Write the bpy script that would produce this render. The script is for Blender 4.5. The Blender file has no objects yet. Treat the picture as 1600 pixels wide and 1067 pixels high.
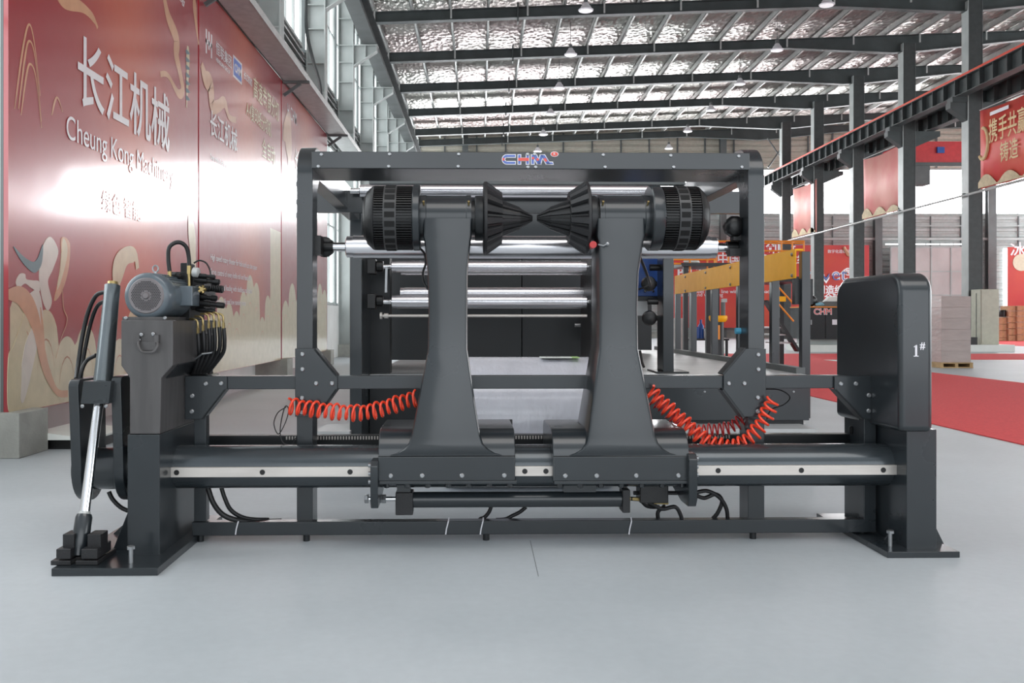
import bpy, bmesh, math, random
from mathutils import Vector, Matrix
random.seed(7)
R = math.radians
sc = bpy.context.scene
col = sc.collection

# ------------------------------------------------------------------ camera, world, lights, exposure
CAMZ, F, VX, VY = 0.915, 1400.0, 750.0, 500.0
cd = bpy.data.cameras.new('camera'); cam = bpy.data.objects.new('camera', cd); col.objects.link(cam)
cam.location = (0, 0, CAMZ); cam.rotation_euler = (R(90), 0, 0)
cd.sensor_width = 36; cd.lens = 36 * F / 1600; cd.shift_x = 50 / 1600; cd.shift_y = -33.5 / 1600
cd.clip_end = 300
sc.camera = cam
w = bpy.data.worlds.new('world'); sc.world = w; w.use_nodes = True
bg = w.node_tree.nodes['Background']; bg.inputs[0].default_value = (0.86, 0.93, 1.0, 1); bg.inputs[1].default_value = 1.0
WINDOW_GLOW = 2.6
FAR_GLOW = 15.0

def area_light(name, loc, rot, sx, sy, power, colr=(1, 1, 1)):
    l = bpy.data.lights.new(name, 'AREA'); l.shape = 'RECTANGLE'; l.size = sx; l.size_y = sy; l.energy = power; l.color = colr
    o = bpy.data.objects.new(name, l); col.objects.link(o); o.location = loc; o.rotation_euler = rot; return o
# added unseen fill lights: front from behind the camera, overhead, and right side
area_light('added_front_fill', (5.0, -9.5, 3.6), (R(90), 0, 0), 17, 6.5, 520, (0.93, 0.97, 1.0))
area_light('added_top_fill', (3.0, -1.5, 9.3), (0, 0, 0), 9, 5, 450, (1, .985, .96))
area_light('added_side_fill', (29.4, 14.0, 3.5), (0, R(90), 0), 6, 26, 1100, (0.95, 0.98, 1.0))
vs = sc.view_settings
sc.display_settings.display_device = 'sRGB'
vs.view_transform = 'Standard'; vs.look = 'None'; vs.gamma = 1; vs.use_curve_mapping = False; vs.exposure = 0.0
sc.cycles.use_denoising = True
sc.cycles.max_bounces = 7; sc.cycles.diffuse_bounces = 4; sc.cycles.glossy_bounces = 4
sc.cycles.sample_clamp_indirect = 6

# ------------------------------------------------------------------ pixel rays -> points
ANG = R(1.2); cA, sA = math.cos(ANG), math.sin(ANG); PY = 3.5   # the roll stand stands turned by 1.2 degrees
def lp(px, py, D):
    u = (px - VX) / F; v = (VY - py) / F
    t = (D - PY + PY * cA) / (cA - sA * u)
    return Vector((cA * u * t + sA * (t - PY), D, CAMZ + v * t))
def wp(px, py, D):
    return Vector(((px - VX) / F * D, D, CAMZ + (VY - py) / F * D))
def wx(px, D): return (px - VX) / F * D
def wz(py, D): return CAMZ + (VY - py) / F * D
def mx(px, D): return lp(px, 500, D).x
def mz(py, D, px=750): return lp(px, py, D).z

# ------------------------------------------------------------------ materials
MATS = {}
def mat(name, color, rough=.5, metal=0., noise=0., nscale=8., bump=0., bscale=60., coat=0., spec=.5, emit=0., stretch=None, color2=None, alpha=None, transl=0.):
    m = bpy.data.materials.new(name); m.use_nodes = True; nt = m.node_tree; N = nt.nodes; L = nt.links
    b = N['Principled BSDF']
    b.inputs['Base Color'].default_value = (*color, 1); b.inputs['Roughness'].default_value = rough
    b.inputs['Metallic'].default_value = metal; b.inputs['Coat Weight'].default_value = coat
    b.inputs['Coat Roughness'].default_value = .12
    b.inputs['Specular IOR Level'].default_value = spec
    if emit:
        b.inputs['Emission Color'].default_value = (*color, 1); b.inputs['Emission Strength'].default_value = emit
    if alpha is not None: b.inputs['Alpha'].default_value = alpha
    tc = N.new('ShaderNodeTexCoord'); mp = N.new('ShaderNodeMapping'); L.new(tc.outputs['Object'], mp.inputs[0])
    if stretch: mp.inputs['Scale'].default_value = stretch
    n1 = N.new('ShaderNodeTexNoise'); n1.inputs['Scale'].default_value = nscale; n1.inputs['Detail'].default_value = 5
    L.new(mp.outputs[0], n1.inputs['Vector'])
    mix = N.new('ShaderNodeMix'); mix.data_type = 'RGBA'
    c2 = color2 if color2 else tuple(max(0, c * (1 - noise)) for c in color)
    c1 = color if color2 else tuple(min(1, c * (1 + noise)) for c in color)
    mix.inputs[6].default_value = (*c1, 1); mix.inputs[7].default_value = (*c2, 1)
    rp = N.new('ShaderNodeValToRGB'); rp.color_ramp.elements[0].position = .35; rp.color_ramp.elements[1].position = .65
    L.new(n1.outputs['Fac'], rp.inputs[0]); L.new(rp.outputs[0], mix.inputs[0]); L.new(mix.outputs[2], b.inputs['Base Color'])
    mr = N.new('ShaderNodeMapRange'); mr.inputs[3].default_value = max(0.02, rough - .05); mr.inputs[4].default_value = min(1, rough + .05)
    L.new(n1.outputs['Fac'], mr.inputs[0]); L.new(mr.outputs[0], b.inputs['Roughness'])
    if bump:
        n2 = N.new('ShaderNodeTexNoise'); n2.inputs['Scale'].default_value = bscale; n2.inputs['Detail'].default_value = 3
        L.new(mp.outputs[0], n2.inputs['Vector'])
        bp_ = N.new('ShaderNodeBump'); bp_.inputs['Strength'].default_value = bump; bp_.inputs['Distance'].default_value = .01
        L.new(n2.outputs['Fac'], bp_.inputs['Height']); L.new(bp_.outputs[0], b.inputs['Normal'])
    MATS[name] = m
    return m
PAINT = mat('slate_paint', (.017, .022, .026), .29, noise=.12, nscale=3, coat=.4)
PAINTD = mat('dark_slate_paint', (.009, .011, .013), .38, noise=.15, nscale=3)
GREYP = mat('worn_grey_steel_paint', (.10, .095, .095), .38, .35, noise=.12, nscale=6, stretch=(4, 4, .6))
BLACK = mat('black_plastic', (.006, .006, .0065), .38, noise=.2, bump=.1)
CAST = mat('black_cast_metal', (.013, .013, .0145), .42, noise=.2, bump=.25, bscale=300)
RUBBER = mat('black_rubber', (.010, .010, .011), .45, noise=.2)
CHROME = mat('chrome', (.86, .86, .88), .12, 1., noise=.03)
ALU = mat('polished_aluminium', (.80, .79, .82), .24, .92, noise=.04, nscale=4, stretch=(.2, 8, 8))
STEEL = mat('ground_steel', (.62, .58, .54), .38, .55, noise=.1, nscale=5, stretch=(.6, 4, 4))
BOLTM = mat('zinc_bolt', (.36, .37, .38), .32, .85, noise=.1)
BRASS = mat('brass', (.45, .34, .15), .35, .85, noise=.15)
ORANGE = mat('orange_red_plastic', (.90, .065, .022), .3, noise=.05, coat=.3)
DRED = mat('dark_red_plastic', (.5, .02, .02), .35, noise=.05)
BARREL = mat('glossy_dark_barrel', (.17, .19, .20), .22, .75, noise=.08)
TUBEP = mat('polished_slate_tube', (.055, .066, .074), .25, .45, noise=.1, nscale=3, coat=.4)
MOTOR = mat('blue_grey_motor_paint', (.10, .125, .145), .3, noise=.08, coat=.3)
FANC = mat('fan_cover_grey', (.22, .20, .205), .4, .4, noise=.1)
WHITE = mat('white_print', (.84, .82, .86), .4, noise=.02)
BLUE = mat('blue_print', (.10, .17, .50), .35, noise=.04)
REDP = mat('red_print', (.80, .10, .07), .35, noise=.04)
COLL = mat('light_grey_steel', (.42, .45, .44), .45, noise=.08, nscale=2)
COLD = mat('dark_grey_steel', (.055, .065, .066), .5, noise=.15, nscale=2)
COLM = mat('mid_grey_steel', (.12, .13, .13), .5, noise=.1, nscale=2)
PURL = mat('galvanised_steel', (.50, .51, .50), .45, .3, noise=.08)
CREAMS = mat('cream_sheet_metal', (.50, .47, .40), .55, noise=.05)
GREYS = mat('grey_sheet_metal', (.42, .44, .43), .55, noise=.06)
WALLW = mat('white_plaster', (.74, .75, .73), .7, noise=.08, nscale=1.5)
CONC = mat('concrete', (.36, .36, .33), .8, noise=.14, nscale=4, bump=.3)
CARPET = mat('red_carpet', (.82, .085, .09), .8, noise=.06, nscale=40, bump=.3, bscale=400, spec=.4)
YEL = mat('yellow_paint', (.98, .47, .008), .5, noise=.04, spec=.3)
ORA = mat('orange_rail_paint', (.90, .30, .03), .4, noise=.04)
CARD = mat('cardboard', (.52, .33, .19), .8, noise=.1, nscale=5)
BEIGE = mat('beige_cabinet_paint', (.50, .50, .40), .4, noise=.05)
BLUEM = mat('blue_paint', (.035, .11, .40), .35, noise=.06)
WOOD = mat('pallet_wood', (.50, .33, .16), .7, noise=.2, nscale=6)
WRAP = mat('wrapped_paper', (.50, .41, .385), .3, noise=.07, nscale=2.5, bump=.9, bscale=7, coat=.6, stretch=(1, 1, 3))
FILM = mat('film_wrapped_white_paper', (.66, .66, .72), .25, noise=.05, nscale=3, bump=.8, bscale=13, coat=.8, stretch=(2.4, 1, 1))
DECKM = mat('deck_steel', (.50, .51, .51), .4, .2, noise=.1, nscale=3)
REDC = mat('crane_red', (.62, .045, .05), .45, noise=.06)
LAMPW = mat('lamp_white', (.9, .9, .92), .3, emit=.5)
PAPER = mat('white_paper', (.80, .82, .78), .6, noise=.02)
GREEN = mat('green_print', (.42, .62, .25), .6, noise=.04)
CREAM = mat('cream_print', (.62, .52, .33), .33, noise=.06, coat=.5)
PALE = mat('pale_skin_print', (.68, .60, .52), .33, noise=.05, coat=.5)
TAN = mat('tan_print', (.60, .30, .16), .33, noise=.06, coat=.5)
GOLD = mat('gold_print', (.72, .60, .36), .33, noise=.04, coat=.5)
BWHITE = mat('banner_white_print', (.80, .74, .76), .33, noise=.03, coat=.5)
LINE = mat('brown_line_print', (.45, .20, .12), .4, noise=.05)
DKBLUE = mat('dark_teal_print', (.10, .15, .17), .4, noise=.05)
PINKF = mat('film_covered_panel', (.52, .47, .46), .35, noise=.10, nscale=.8, bump=.4, bscale=2)

def banner_mat(name, glow_y=None, rough=.17, coatr=.13):
    m = mat(name, (.42, .022, .030), .34, noise=.0); nt = m.node_tree; N = nt.nodes; L = nt.links
    b = N['Principled BSDF']
    tc = N.new('ShaderNodeTexCoord'); sep = N.new('ShaderNodeSeparateXYZ'); L.new(tc.outputs['Object'], sep.inputs[0])
    def mth(op, a, bb=None):
        n = N.new('ShaderNodeMath'); n.operation = op
        for i, vv in enumerate((a, bb)):
            if vv is None: continue
            if isinstance(vv, (int, float)): n.inputs[i].default_value = vv
            else: L.new(vv, n.inputs[i])
        return n.outputs[0]
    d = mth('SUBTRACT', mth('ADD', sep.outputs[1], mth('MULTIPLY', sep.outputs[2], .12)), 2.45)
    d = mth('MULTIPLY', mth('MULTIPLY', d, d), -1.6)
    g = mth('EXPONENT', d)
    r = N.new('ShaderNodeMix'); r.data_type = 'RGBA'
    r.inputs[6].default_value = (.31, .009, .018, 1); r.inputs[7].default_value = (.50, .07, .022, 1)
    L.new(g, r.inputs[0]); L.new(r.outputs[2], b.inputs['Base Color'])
    b.inputs['Coat Weight'].default_value = 1.0; b.inputs['Coat Roughness'].default_value = coatr; b.inputs['Coat IOR'].default_value = 1.62
    n2 = N.new('ShaderNodeTexNoise'); n2.inputs['Scale'].default_value = 1.2; n2.inputs['Detail'].default_value = 2
    L.new(tc.outputs['Object'], n2.inputs['Vector'])
    bp_ = N.new('ShaderNodeBump'); bp_.inputs['Strength'].default_value = .15; bp_.inputs['Distance'].default_value = .02
    L.new(n2.outputs['Fac'], bp_.inputs['Height']); L.new(bp_.outputs[0], b.inputs['Coat Normal'])
    return m
for m_ in (CREAM, PALE, TAN, GOLD, BWHITE): 
    bb = m_.node_tree.nodes['Principled BSDF']; bb.inputs['Coat Weight'].default_value = 1; bb.inputs['Coat Roughness'].default_value = .13; bb.inputs['Coat IOR'].default_value = 1.62
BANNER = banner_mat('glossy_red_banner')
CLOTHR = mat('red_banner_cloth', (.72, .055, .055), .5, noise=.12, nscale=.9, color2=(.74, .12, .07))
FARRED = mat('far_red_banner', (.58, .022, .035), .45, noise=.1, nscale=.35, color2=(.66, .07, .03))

def glow(name, colr, strength):
    m = bpy.data.materials.new(name); m.use_nodes = True; nt = m.node_tree; N = nt.nodes; L = nt.links
    b = N['Principled BSDF']; b.inputs['Base Color'].default_value = (*colr, 1); b.inputs['Roughness'].default_value = .3
    n = N.new('ShaderNodeTexNoise'); n.inputs['Scale'].default_value = .6
    tc = N.new('ShaderNodeTexCoord'); L.new(tc.outputs['Object'], n.inputs['Vector'])
    mr = N.new('ShaderNodeMapRange'); mr.inputs[3].default_value = strength * .85; mr.inputs[4].default_value = strength * 1.15
    L.new(n.outputs['Fac'], mr.inputs[0]); L.new(mr.outputs[0], b.inputs['Emission Strength'])
    b.inputs['Emission Color'].default_value = (*colr, 1)
    return m
PANE = glow('daylit_frosted_pane', (.93, .98, 1.0), WINDOW_GLOW)
PANEF = glow('daylit_far_pane', (.97, .98, 1.0), FAR_GLOW)

def foil_mat():
    m = bpy.data.materials.new('crinkled_foil_insulation'); m.use_nodes = True; nt = m.node_tree; N = nt.nodes; L = nt.links
    b = N['Principled BSDF']; b.inputs['Metallic'].default_value = .75; b.inputs['Roughness'].default_value = .30
    tc = N.new('ShaderNodeTexCoord'); mp = N.new('ShaderNodeMapping'); mp.inputs['Scale'].default_value = (1, .55, 1)
    L.new(tc.outputs['Object'], mp.inputs[0])
    n = N.new('ShaderNodeTexNoise'); n.inputs['Scale'].default_value = 2.2; n.inputs['Detail'].default_value = 4; L.new(mp.outputs[0], n.inputs['Vector'])
    v = N.new('ShaderNodeTexVoronoi'); v.inputs['Scale'].default_value = 7.; L.new(mp.outputs[0], v.inputs['Vector'])
    ad = N.new('ShaderNodeMath'); ad.operation = 'ADD'; L.new(n.outputs['Fac'], ad.inputs[0])
    ml = N.new('ShaderNodeMath'); ml.operation = 'MULTIPLY'; ml.inputs[1].default_value = .45; L.new(v.outputs['Distance'], ml.inputs[0]); L.new(ml.outputs[0], ad.inputs[1])
    bp_ = N.new('ShaderNodeBump'); bp_.inputs['Strength'].default_value = 1.0; bp_.inputs['Distance'].default_value = .12
    L.new(ad.outputs[0], bp_.inputs['Height']); L.new(bp_.outputs[0], b.inputs['Normal'])
    n3 = N.new('ShaderNodeTexNoise'); n3.inputs['Scale'].default_value = .22; L.new(tc.outputs['Object'], n3.inputs['Vector'])
    cr = N.new('ShaderNodeValToRGB'); cr.color_ramp.elements[0].color = (.38, .37, .34, 1); cr.color_ramp.elements[1].color = (.39, .31, .30, 1)
    cr.color_ramp.elements[0].position = .42; cr.color_ramp.elements[1].position = .6
    L.new(n3.outputs['Fac'], cr.inputs[0]); L.new(cr.outputs[0], b.inputs['Base Color'])
    return m
FOIL = foil_mat()

def floor_mat():
    m = bpy.data.materials.new('grey_epoxy_floor'); m.use_nodes = True; nt = m.node_tree; N = nt.nodes; L = nt.links
    b = N['Principled BSDF']
    tc = N.new('ShaderNodeTexCoord')
    n = N.new('ShaderNodeTexNoise'); n.inputs['Scale'].default_value = .8; n.inputs['Detail'].default_value = 8; L.new(tc.outputs['Object'], n.inputs['Vector'])
    cr = N.new('ShaderNodeValToRGB'); e = cr.color_ramp.elements
    e[0].position = .3; e[0].color = (.45, .49, .515, 1); e[1].position = .72; e[1].color = (.57, .605, .63, 1)
    L.new(n.outputs['Fac'], cr.inputs[0])
    n2 = N.new('ShaderNodeTexNoise'); n2.inputs['Scale'].default_value = 26; n2.inputs['Detail'].default_value = 6; L.new(tc.outputs['Object'], n2.inputs['Vector'])
    mx_ = N.new('ShaderNodeMix'); mx_.data_type = 'RGBA'; mx_.blend_type = 'MULTIPLY'; mx_.inputs[0].default_value = .12
    L.new(cr.outputs[0], mx_.inputs[6]); L.new(n2.outputs['Fac'], mx_.inputs[7]); L.new(mx_.outputs[2], b.inputs['Base Color'])
    mr = N.new('ShaderNodeMapRange'); mr.inputs[3].default_value = .36; mr.inputs[4].default_value = .56; L.new(n.outputs['Fac'], mr.inputs[0]); L.new(mr.outputs[0], b.inputs['Roughness'])
    return m
FLOOR = floor_mat()

BANDM = mat('drum_band_metal', (.045, .045, .046), .4, noise=.1)
PITCH = mat('vent_slot_black', (.003, .003, .003), .8)
# ------------------------------------------------------------------ mesh builder
def frame(d):
    d = d.normalized(); a = Vector((0, 0, 1)) if abs(d.z) < .9 else Vector((0, 1, 0))
    u = d.cross(a).normalized(); return u, u.cross(d).normalized()
class MB:
    def __init__(s): s.v = []; s.f = []
    def add(s, vs, fs):
        n = len(s.v); s.v += [Vector(q) for q in vs]; s.f += [[n + i for i in f] for f in fs]; return s
    def box(s, x0, x1, y0, y1, z0, z1):
        return s.add([(x, y, z) for x in (x0, x1) for y in (y0, y1) for z in (z0, z1)],
                     [(0, 1, 3, 2), (4, 6, 7, 5), (0, 4, 5, 1), (2, 3, 7, 6), (0, 2, 6, 4), (1, 5, 7, 3)])
    def prism(s, poly, axis, a0, a1):
        n = len(poly); g = {'x': lambda p, a: (a, p[0], p[1]), 'y': lambda p, a: (p[0], a, p[1]), 'z': lambda p, a: (p[0], p[1], a)}[axis]
        ar = sum(poly[i][0] * poly[(i + 1) % n][1] - poly[(i + 1) % n][0] * poly[i][1] for i in range(n))
        if ar < 0: poly = poly[::-1]
        if axis == 'y': poly = poly[::-1]
        if a0 > a1: a0, a1 = a1, a0
        return s.add([g(p, a0) for p in poly] + [g(p, a1) for p in poly],
                     [list(range(n))[::-1], [n + i for i in range(n)]] + [(i, (i + 1) % n, n + (i + 1) % n, n + i) for i in range(n)])
    def loft(s, rings):
        n = len(rings[0]); vs = [q for r in rings for q in r]; fs = [list(range(n))[::-1], [len(vs) - n + i for i in range(n)]]
        for k in range(len(rings) - 1):
            for i in range(n): fs.append((k * n + i, k * n + (i + 1) % n, (k + 1) * n + (i + 1) % n, (k + 1) * n + i))
        return s.add(vs, fs)
    def lathe(s, o, d, prof, n=28):
        o = Vector(o); d = Vector(d).normalized(); u, v = frame(d)
        return s.loft([[o + d * t + (u * math.cos(2 * math.pi * i / n) + v * math.sin(2 * math.pi * i / n)) * max(r, .0004) for i in range(n)] for t, r in prof])
    def cyl(s, p0, p1, r, r2=None, n=24):
        p0 = Vector(p0); p1 = Vector(p1); return s.lathe(p0, p1 - p0, [(0, r), ((p1 - p0).length, r if r2 is None else r2)], n)
    def tube(s, pts, r, n=8):
        pts = [Vector(q) for q in pts]; rings = []; u = None
        for i, q in enumerate(pts):
            d = (pts[min(i + 1, len(pts) - 1)] - pts[max(i - 1, 0)]).normalized()
            if u is None: u, _ = frame(d)
            u = (u - d * u.dot(d)).normalized(); v = d.cross(u)
            rings.append([q + (u * math.cos(2 * math.pi * k / n) + v * math.sin(2 * math.pi * k / n)) * r for k in range(n)])
        return s.loft(rings)
    def bar(s, p0, p1, wd, ht, up=(0, 0, 1)):
        p0 = Vector(p0); p1 = Vector(p1); d = (p1 - p0).normalized(); a = Vector(up)
        u = d.cross(a).normalized(); v = u.cross(d)
        return s.loft([[q + u * a_ * wd / 2 + v * b_ * ht / 2 for a_, b_ in ((-1, -1), (1, -1), (1, 1), (-1, 1))] for q in (p0, p1)])
    def build(s, name, m, parent=None, label=None, cat=None, group=None, kind=None, base=None, mach=False, bevel=0, ang=40, rnd=None):
        if parent is not None: b = BASE[parent.name]
        else:
            if base is None:
                xs = [q.x for q in s.v]; ys = [q.y for q in s.v]; zs = [q.z for q in s.v]
                base = ((min(xs) + max(xs)) / 2, (min(ys) + max(ys)) / 2, min(zs))
            b = Vector(base)
        me = bpy.data.meshes.new(name); me.from_pydata([q - b for q in s.v], [], s.f); me.materials.append(m)
        bm = bmesh.new(); bm.from_mesh(me); bmesh.ops.recalc_face_normals(bm, faces=bm.faces); bm.to_mesh(me); bm.free()
        me.polygons.foreach_set('use_smooth', [True] * len(me.polygons)); me.set_sharp_from_angle(angle=R(ang))
        o = bpy.data.objects.new(name, me); col.objects.link(o); BASE[o.name] = b
        if parent is not None: o.parent = parent
        else: place(o, b, mach)
        if bevel:
            md = o.modifiers.new('bevel', 'BEVEL'); md.width = bevel; md.segments = 2; md.limit_method = 'ANGLE'; md.angle_limit = R(35); md.harden_normals = True
        tag(o, label, cat, group, kind)
        return o
BASE = {}
def place(o, b, mach):
    if mach:
        x, y = b.x, b.y - PY
        o.location = (cA * x - sA * y, sA * x + cA * y + PY, b.z); o.rotation_euler = (0, 0, ANG)
    else: o.location = b
def tag(o, label=None, cat=None, group=None, kind=None):
    if label: o['label'] = label
    if cat: o['category'] = cat
    if group: o['group'] = group
    if kind: o['kind'] = kind
    return o
def thing(name, label, cat, base, group=None, mach=False, kind=None):
    o = bpy.data.objects.new(name, None); col.objects.link(o); o.empty_display_size = .1
    b = Vector(base); BASE[o.name] = b; place(o, b, mach)
    return tag(o, label, cat, group, kind)
def inst(name, src, parent, off, rot=(0, 0, 0)):
    """a piece sharing src's mesh, at point off of the parent's frame"""
    o = bpy.data.objects.new(name, src); col.objects.link(o); o.parent = parent
    o.location = Vector(off) - BASE[parent.name]; o.rotation_euler = rot; BASE[o.name] = Vector(off); return o
def mesh_of(mb, name, m, ang=40):
    me = bpy.data.meshes.new(name); me.from_pydata([tuple(q) for q in mb.v], [], mb.f); me.materials.append(m)
    bm = bmesh.new(); bm.from_mesh(me); bmesh.ops.recalc_face_normals(bm, faces=bm.faces); bm.to_mesh(me); bm.free()
    me.polygons.foreach_set('use_smooth', [True] * len(me.polygons)); me.set_sharp_from_angle(angle=R(ang)); return me
def _width(s, size):
    c = bpy.data.curves.new('t', 'FONT'); c.body = s + 'H'; c.size = size
    t = bpy.data.objects.new('t', c); col.objects.link(t); bpy.context.view_layer.update(); w_ = t.dimensions.x
    bpy.data.objects.remove(t); bpy.data.curves.remove(c); return w_
def chars(s, size, p, axes, m, parent, depth=.004, off=0., sx=1.):
    """one object per character"""
    w0 = _width('', size)
    for i, ch in enumerate(s):
        if ch == ' ': continue
        a = (_width(s[:i], size) - w0) * sx if i else 0
        text('character', ch, size, Vector(p) + Vector(axes[0]) * a, axes, m, parent, depth, off, sx)
def text(name, s, size, p, axes, m, parent, depth=.004, off=0., sx=1., align='LEFT', shear=0.):
    """flat lettering turned into a mesh; axes = (right, up) unit vectors"""
    c = bpy.data.curves.new('t', 'FONT'); c.body = s; c.size = size; c.extrude = depth / 2; c.offset = off; c.align_x = align; c.shear = shear
    t = bpy.data.objects.new('t', c); col.objects.link(t); bpy.context.view_layer.update()
    me = bpy.data.meshes.new_from_object(t); bpy.data.objects.remove(t); bpy.data.curves.remove(c)
    r, u = Vector(axes[0]), Vector(axes[1]); n = r.cross(u)
    b = BASE[parent.name]; me.name = name
    for v in me.vertices:
        q = v.co.copy(); v.co = Vector(p) - b + r * q.x * sx + u * q.y + n * q.z
    me.materials.clear(); me.materials.append(m)
    me.polygons.foreach_set('use_smooth', [False] * len(me.polygons)); me.update()
    o = bpy.data.objects.new(name, me); col.objects.link(o); o.parent = parent; BASE[o.name] = b
    if len(s) > 1: o['kind'] = 'stuff'
    return o
ORD = ['first', 'second', 'third', 'fourth', 'fifth', 'sixth', 'seventh', 'eighth', 'ninth', 'tenth', 'eleventh', 'twelfth', 'thirteenth', 'fourteenth', 'fifteenth', 'sixteenth', 'seventeenth', 'eighteenth', 'nineteenth', 'twentieth', 'twenty-first', 'twenty-second', 'twenty-third', 'twenty-fourth', 'twenty-fifth', 'twenty-sixth', 'twenty-seventh', 'twenty-eighth', 'twenty-ninth', 'thirtieth']
def struct(mb, name, m, **k): return mb.build(name, m, kind='structure', **k)
def catmull(pts, closed=True, k=6):
    n = len(pts); out = []
    for i in range(n if closed else n - 1):
        p = [Vector(pts[(i + j - 1) % n] if closed else pts[min(max(i + j - 1, 0), n - 1)]) for j in range(4)]
        for s in range(k):
            t = s / k
            out.append(.5 * ((2 * p[1]) + (p[2] - p[0]) * t + (2 * p[0] - 5 * p[1] + 4 * p[2] - p[3]) * t * t + (3 * p[1] - p[0] - 3 * p[2] + p[3]) * t ** 3))
    if not closed: out.append(Vector(pts[-1]))
    return out

# shared bolt heads
def bolt_mesh(r, h, name='bolt', m=BOLTM):
    b = MB(); b.lathe((0, 0, 0), (0, -1, 0), [(0, r), (h * .6, r), (h, r * .7)], 12); b.lathe((0, -h, 0), (0, -1, 0), [(0, r * .35), (.0004, r * .35)], 6)
    return mesh_of(b, name, m)
BOLT = bolt_mesh(.0095, .007); BOLTS = bolt_mesh(.0072, .005); BOLTD = bolt_mesh(.009, .007, 'dark_bolt', PAINT)

# ================================================================== THE HALL
DN = [26.8 + 4.1 * i for i in range(-1, 5)]           # roof beams in view
FARY = 46.5
XL, XR = -3.7, 30.0
def roofz(x): return 10.1 + .035 * (x + 2.85)
# floor and roof
b = MB(); b.box(XL - .2, XR + .2, -12, FARY + .2, -.2, 0); struct(b, 'floor', FLOOR, base=(0, 0, 0))
b = MB(); b.prism([(XL, roofz(XL) + .24), (XR, roofz(XR) + .24), (XR, roofz(XR) + .3), (XL, roofz(XL) + .3)], 'y', -3.5, FARY)
struct(b, 'ceiling', FOIL, base=(0, 0, 10))
b = MB(); b.box(-.0, .003, 0, 2.6, 0.0, .0012)
o = struct(MB().box(.2075, .2095, 3.2, 3.72, -.001, .0006), 'trim_1', COLM)
# cable duct in the floor behind the stand
# rear wall pieces around an unseen opening behind the camera, put in for front light
b = MB(); b.box(XL, -3.4, -12, -11.8, 0, 10); b.box(14, XR, -12, -11.8, 0, 10); b.box(-3.4, 14, -12, -11.8, 7, 10.4); struct(b, 'wall_back', GREYS)
b = MB(); b.box(XR, XR + .2, -12, FARY, 0, 2.0); b.box(XR, XR + .2, -12, FARY, 8.9, 11.6); struct(b, 'wall_right', GREYS)
nw = 1
for i in range(9):
    y0 = -12 + i * 6.5
    wr = thing('window_%d' % nw, None, None, (XR, y0, 2), kind='structure'); nw += 1
    MB().box(XR + .08, XR + .1, y0 + .1, y0 + 6.4, 2, 8.9).build('pane', PANE, wr)
    f = MB(); f.box(XR - .02, XR + .14, y0, y0 + .1, 2, 8.9)
    for z in (4.3, 6.6): f.box(XR, XR + .12, y0, y0 + 6.5, z, z + .06)
    f.build('window_frame', COLL, wr)

# far wall: ribbed sheet below and above one long glazed band
def ribbed(x0, x1, z0, z1, y, pitch=.30, dep=.05):
    pr = []; z = z0
    while z < z1 - 1e-4:
        for dz, dy in ((0, 0), (.10, 0), (.13, dep), (.27, dep), (.30, 0)):
            pr.append((y - dy, min(z + dz * pitch / .30, z1)))
        z += pitch
    n = len(pr); bb = MB(); bb.add([(x, a, c) for x in (x0, x1) for a, c in pr], [(i, i + 1, n + i + 1, n + i) for i in range(n - 1)])
    bb.box(x0, x1, y + .02, y + .2, z0, z1); return bb
struct(ribbed(XL, XR, 0.3, 6.38, FARY), 'wall_far', GREYS, base=(0, FARY, 0))
struct(ribbed(XL, XR, 8.75, 11.5, FARY), 'wall_far_gable', CREAMS, base=(0, FARY, 8.75))
struct(MB().box(XL, XR, FARY - .12, FARY + .2, 0, .3), 'baseboard_far', CONC)
for i in range(8):
    x0 = XL + i * 4.2; x1 = min(x0 + 4.2, XR)
    wr = thing('window_%d' % nw, None, None, (x0, FARY, 6.38), kind='structure'); nw += 1
    MB().box(x0 + .05, x1 - .05, FARY + .05, FARY + .08, 6.38, 8.75).build('pane', PANEF, wr)
    f = MB(); f.box(x0, x1, FARY - .02, FARY + .1, 6.36, 6.44); f.box(x0, x1, FARY - .02, FARY + .1, 8.70, 8.78)
    f.build('window_frame', COLL, wr)
# vertical posts of the far wall
t_idx = 2
for px, wd in ((1372, .36), (1549, .42), (727, .3), (1130, .3)):
    x = wx(px, FARY - .4); c = MB(); c.box(x - wd / 2, x + wd / 2, FARY - .5, FARY - .47, 0, 10.6); c.box(x - .02, x + .02, FARY - .47, FARY - .2, 0, 10.6); c.box(x - wd / 2, x + wd / 2, FARY - .2, FARY - .17, 0, 10.6)
    struct(c, 'trim_%d' % t_idx, COLM); t_idx += 1
for k, px in enumerate((656, 695, 745, 790, 880, 925, 970, 1014, 1058, 1101, 1146, 1262, 1300, 1416, 1462)):
    x = wx(px, FARY); struct(MB().box(x - .04, x + .04, FARY - .1, FARY - .05, 8.8, 10.6), 'trim_%d' % t_idx, COLM); t_idx += 1
for k, px in enumerate((1240, 1300, 1453, 1500, 1590)):
    x = wx(px, FARY); struct(MB().box(x - .025, x + .025, FARY - .1, FARY - .05, 0.3, 6.3), 'trim_%d' % t_idx, COLM); t_idx += 1
struct(MB().box(wx(1180, FARY), XR, FARY - .3, FARY - .2, wz(376, FARY), wz(372, FARY)), 'trim_%d' % t_idx, COLL); t_idx += 1
struct(MB().box(XL, XR, FARY - .16, FARY - .08, wz(354, FARY), wz(352, FARY)), 'trim_%d' % t_idx, COLL); t_idx += 1
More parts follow.
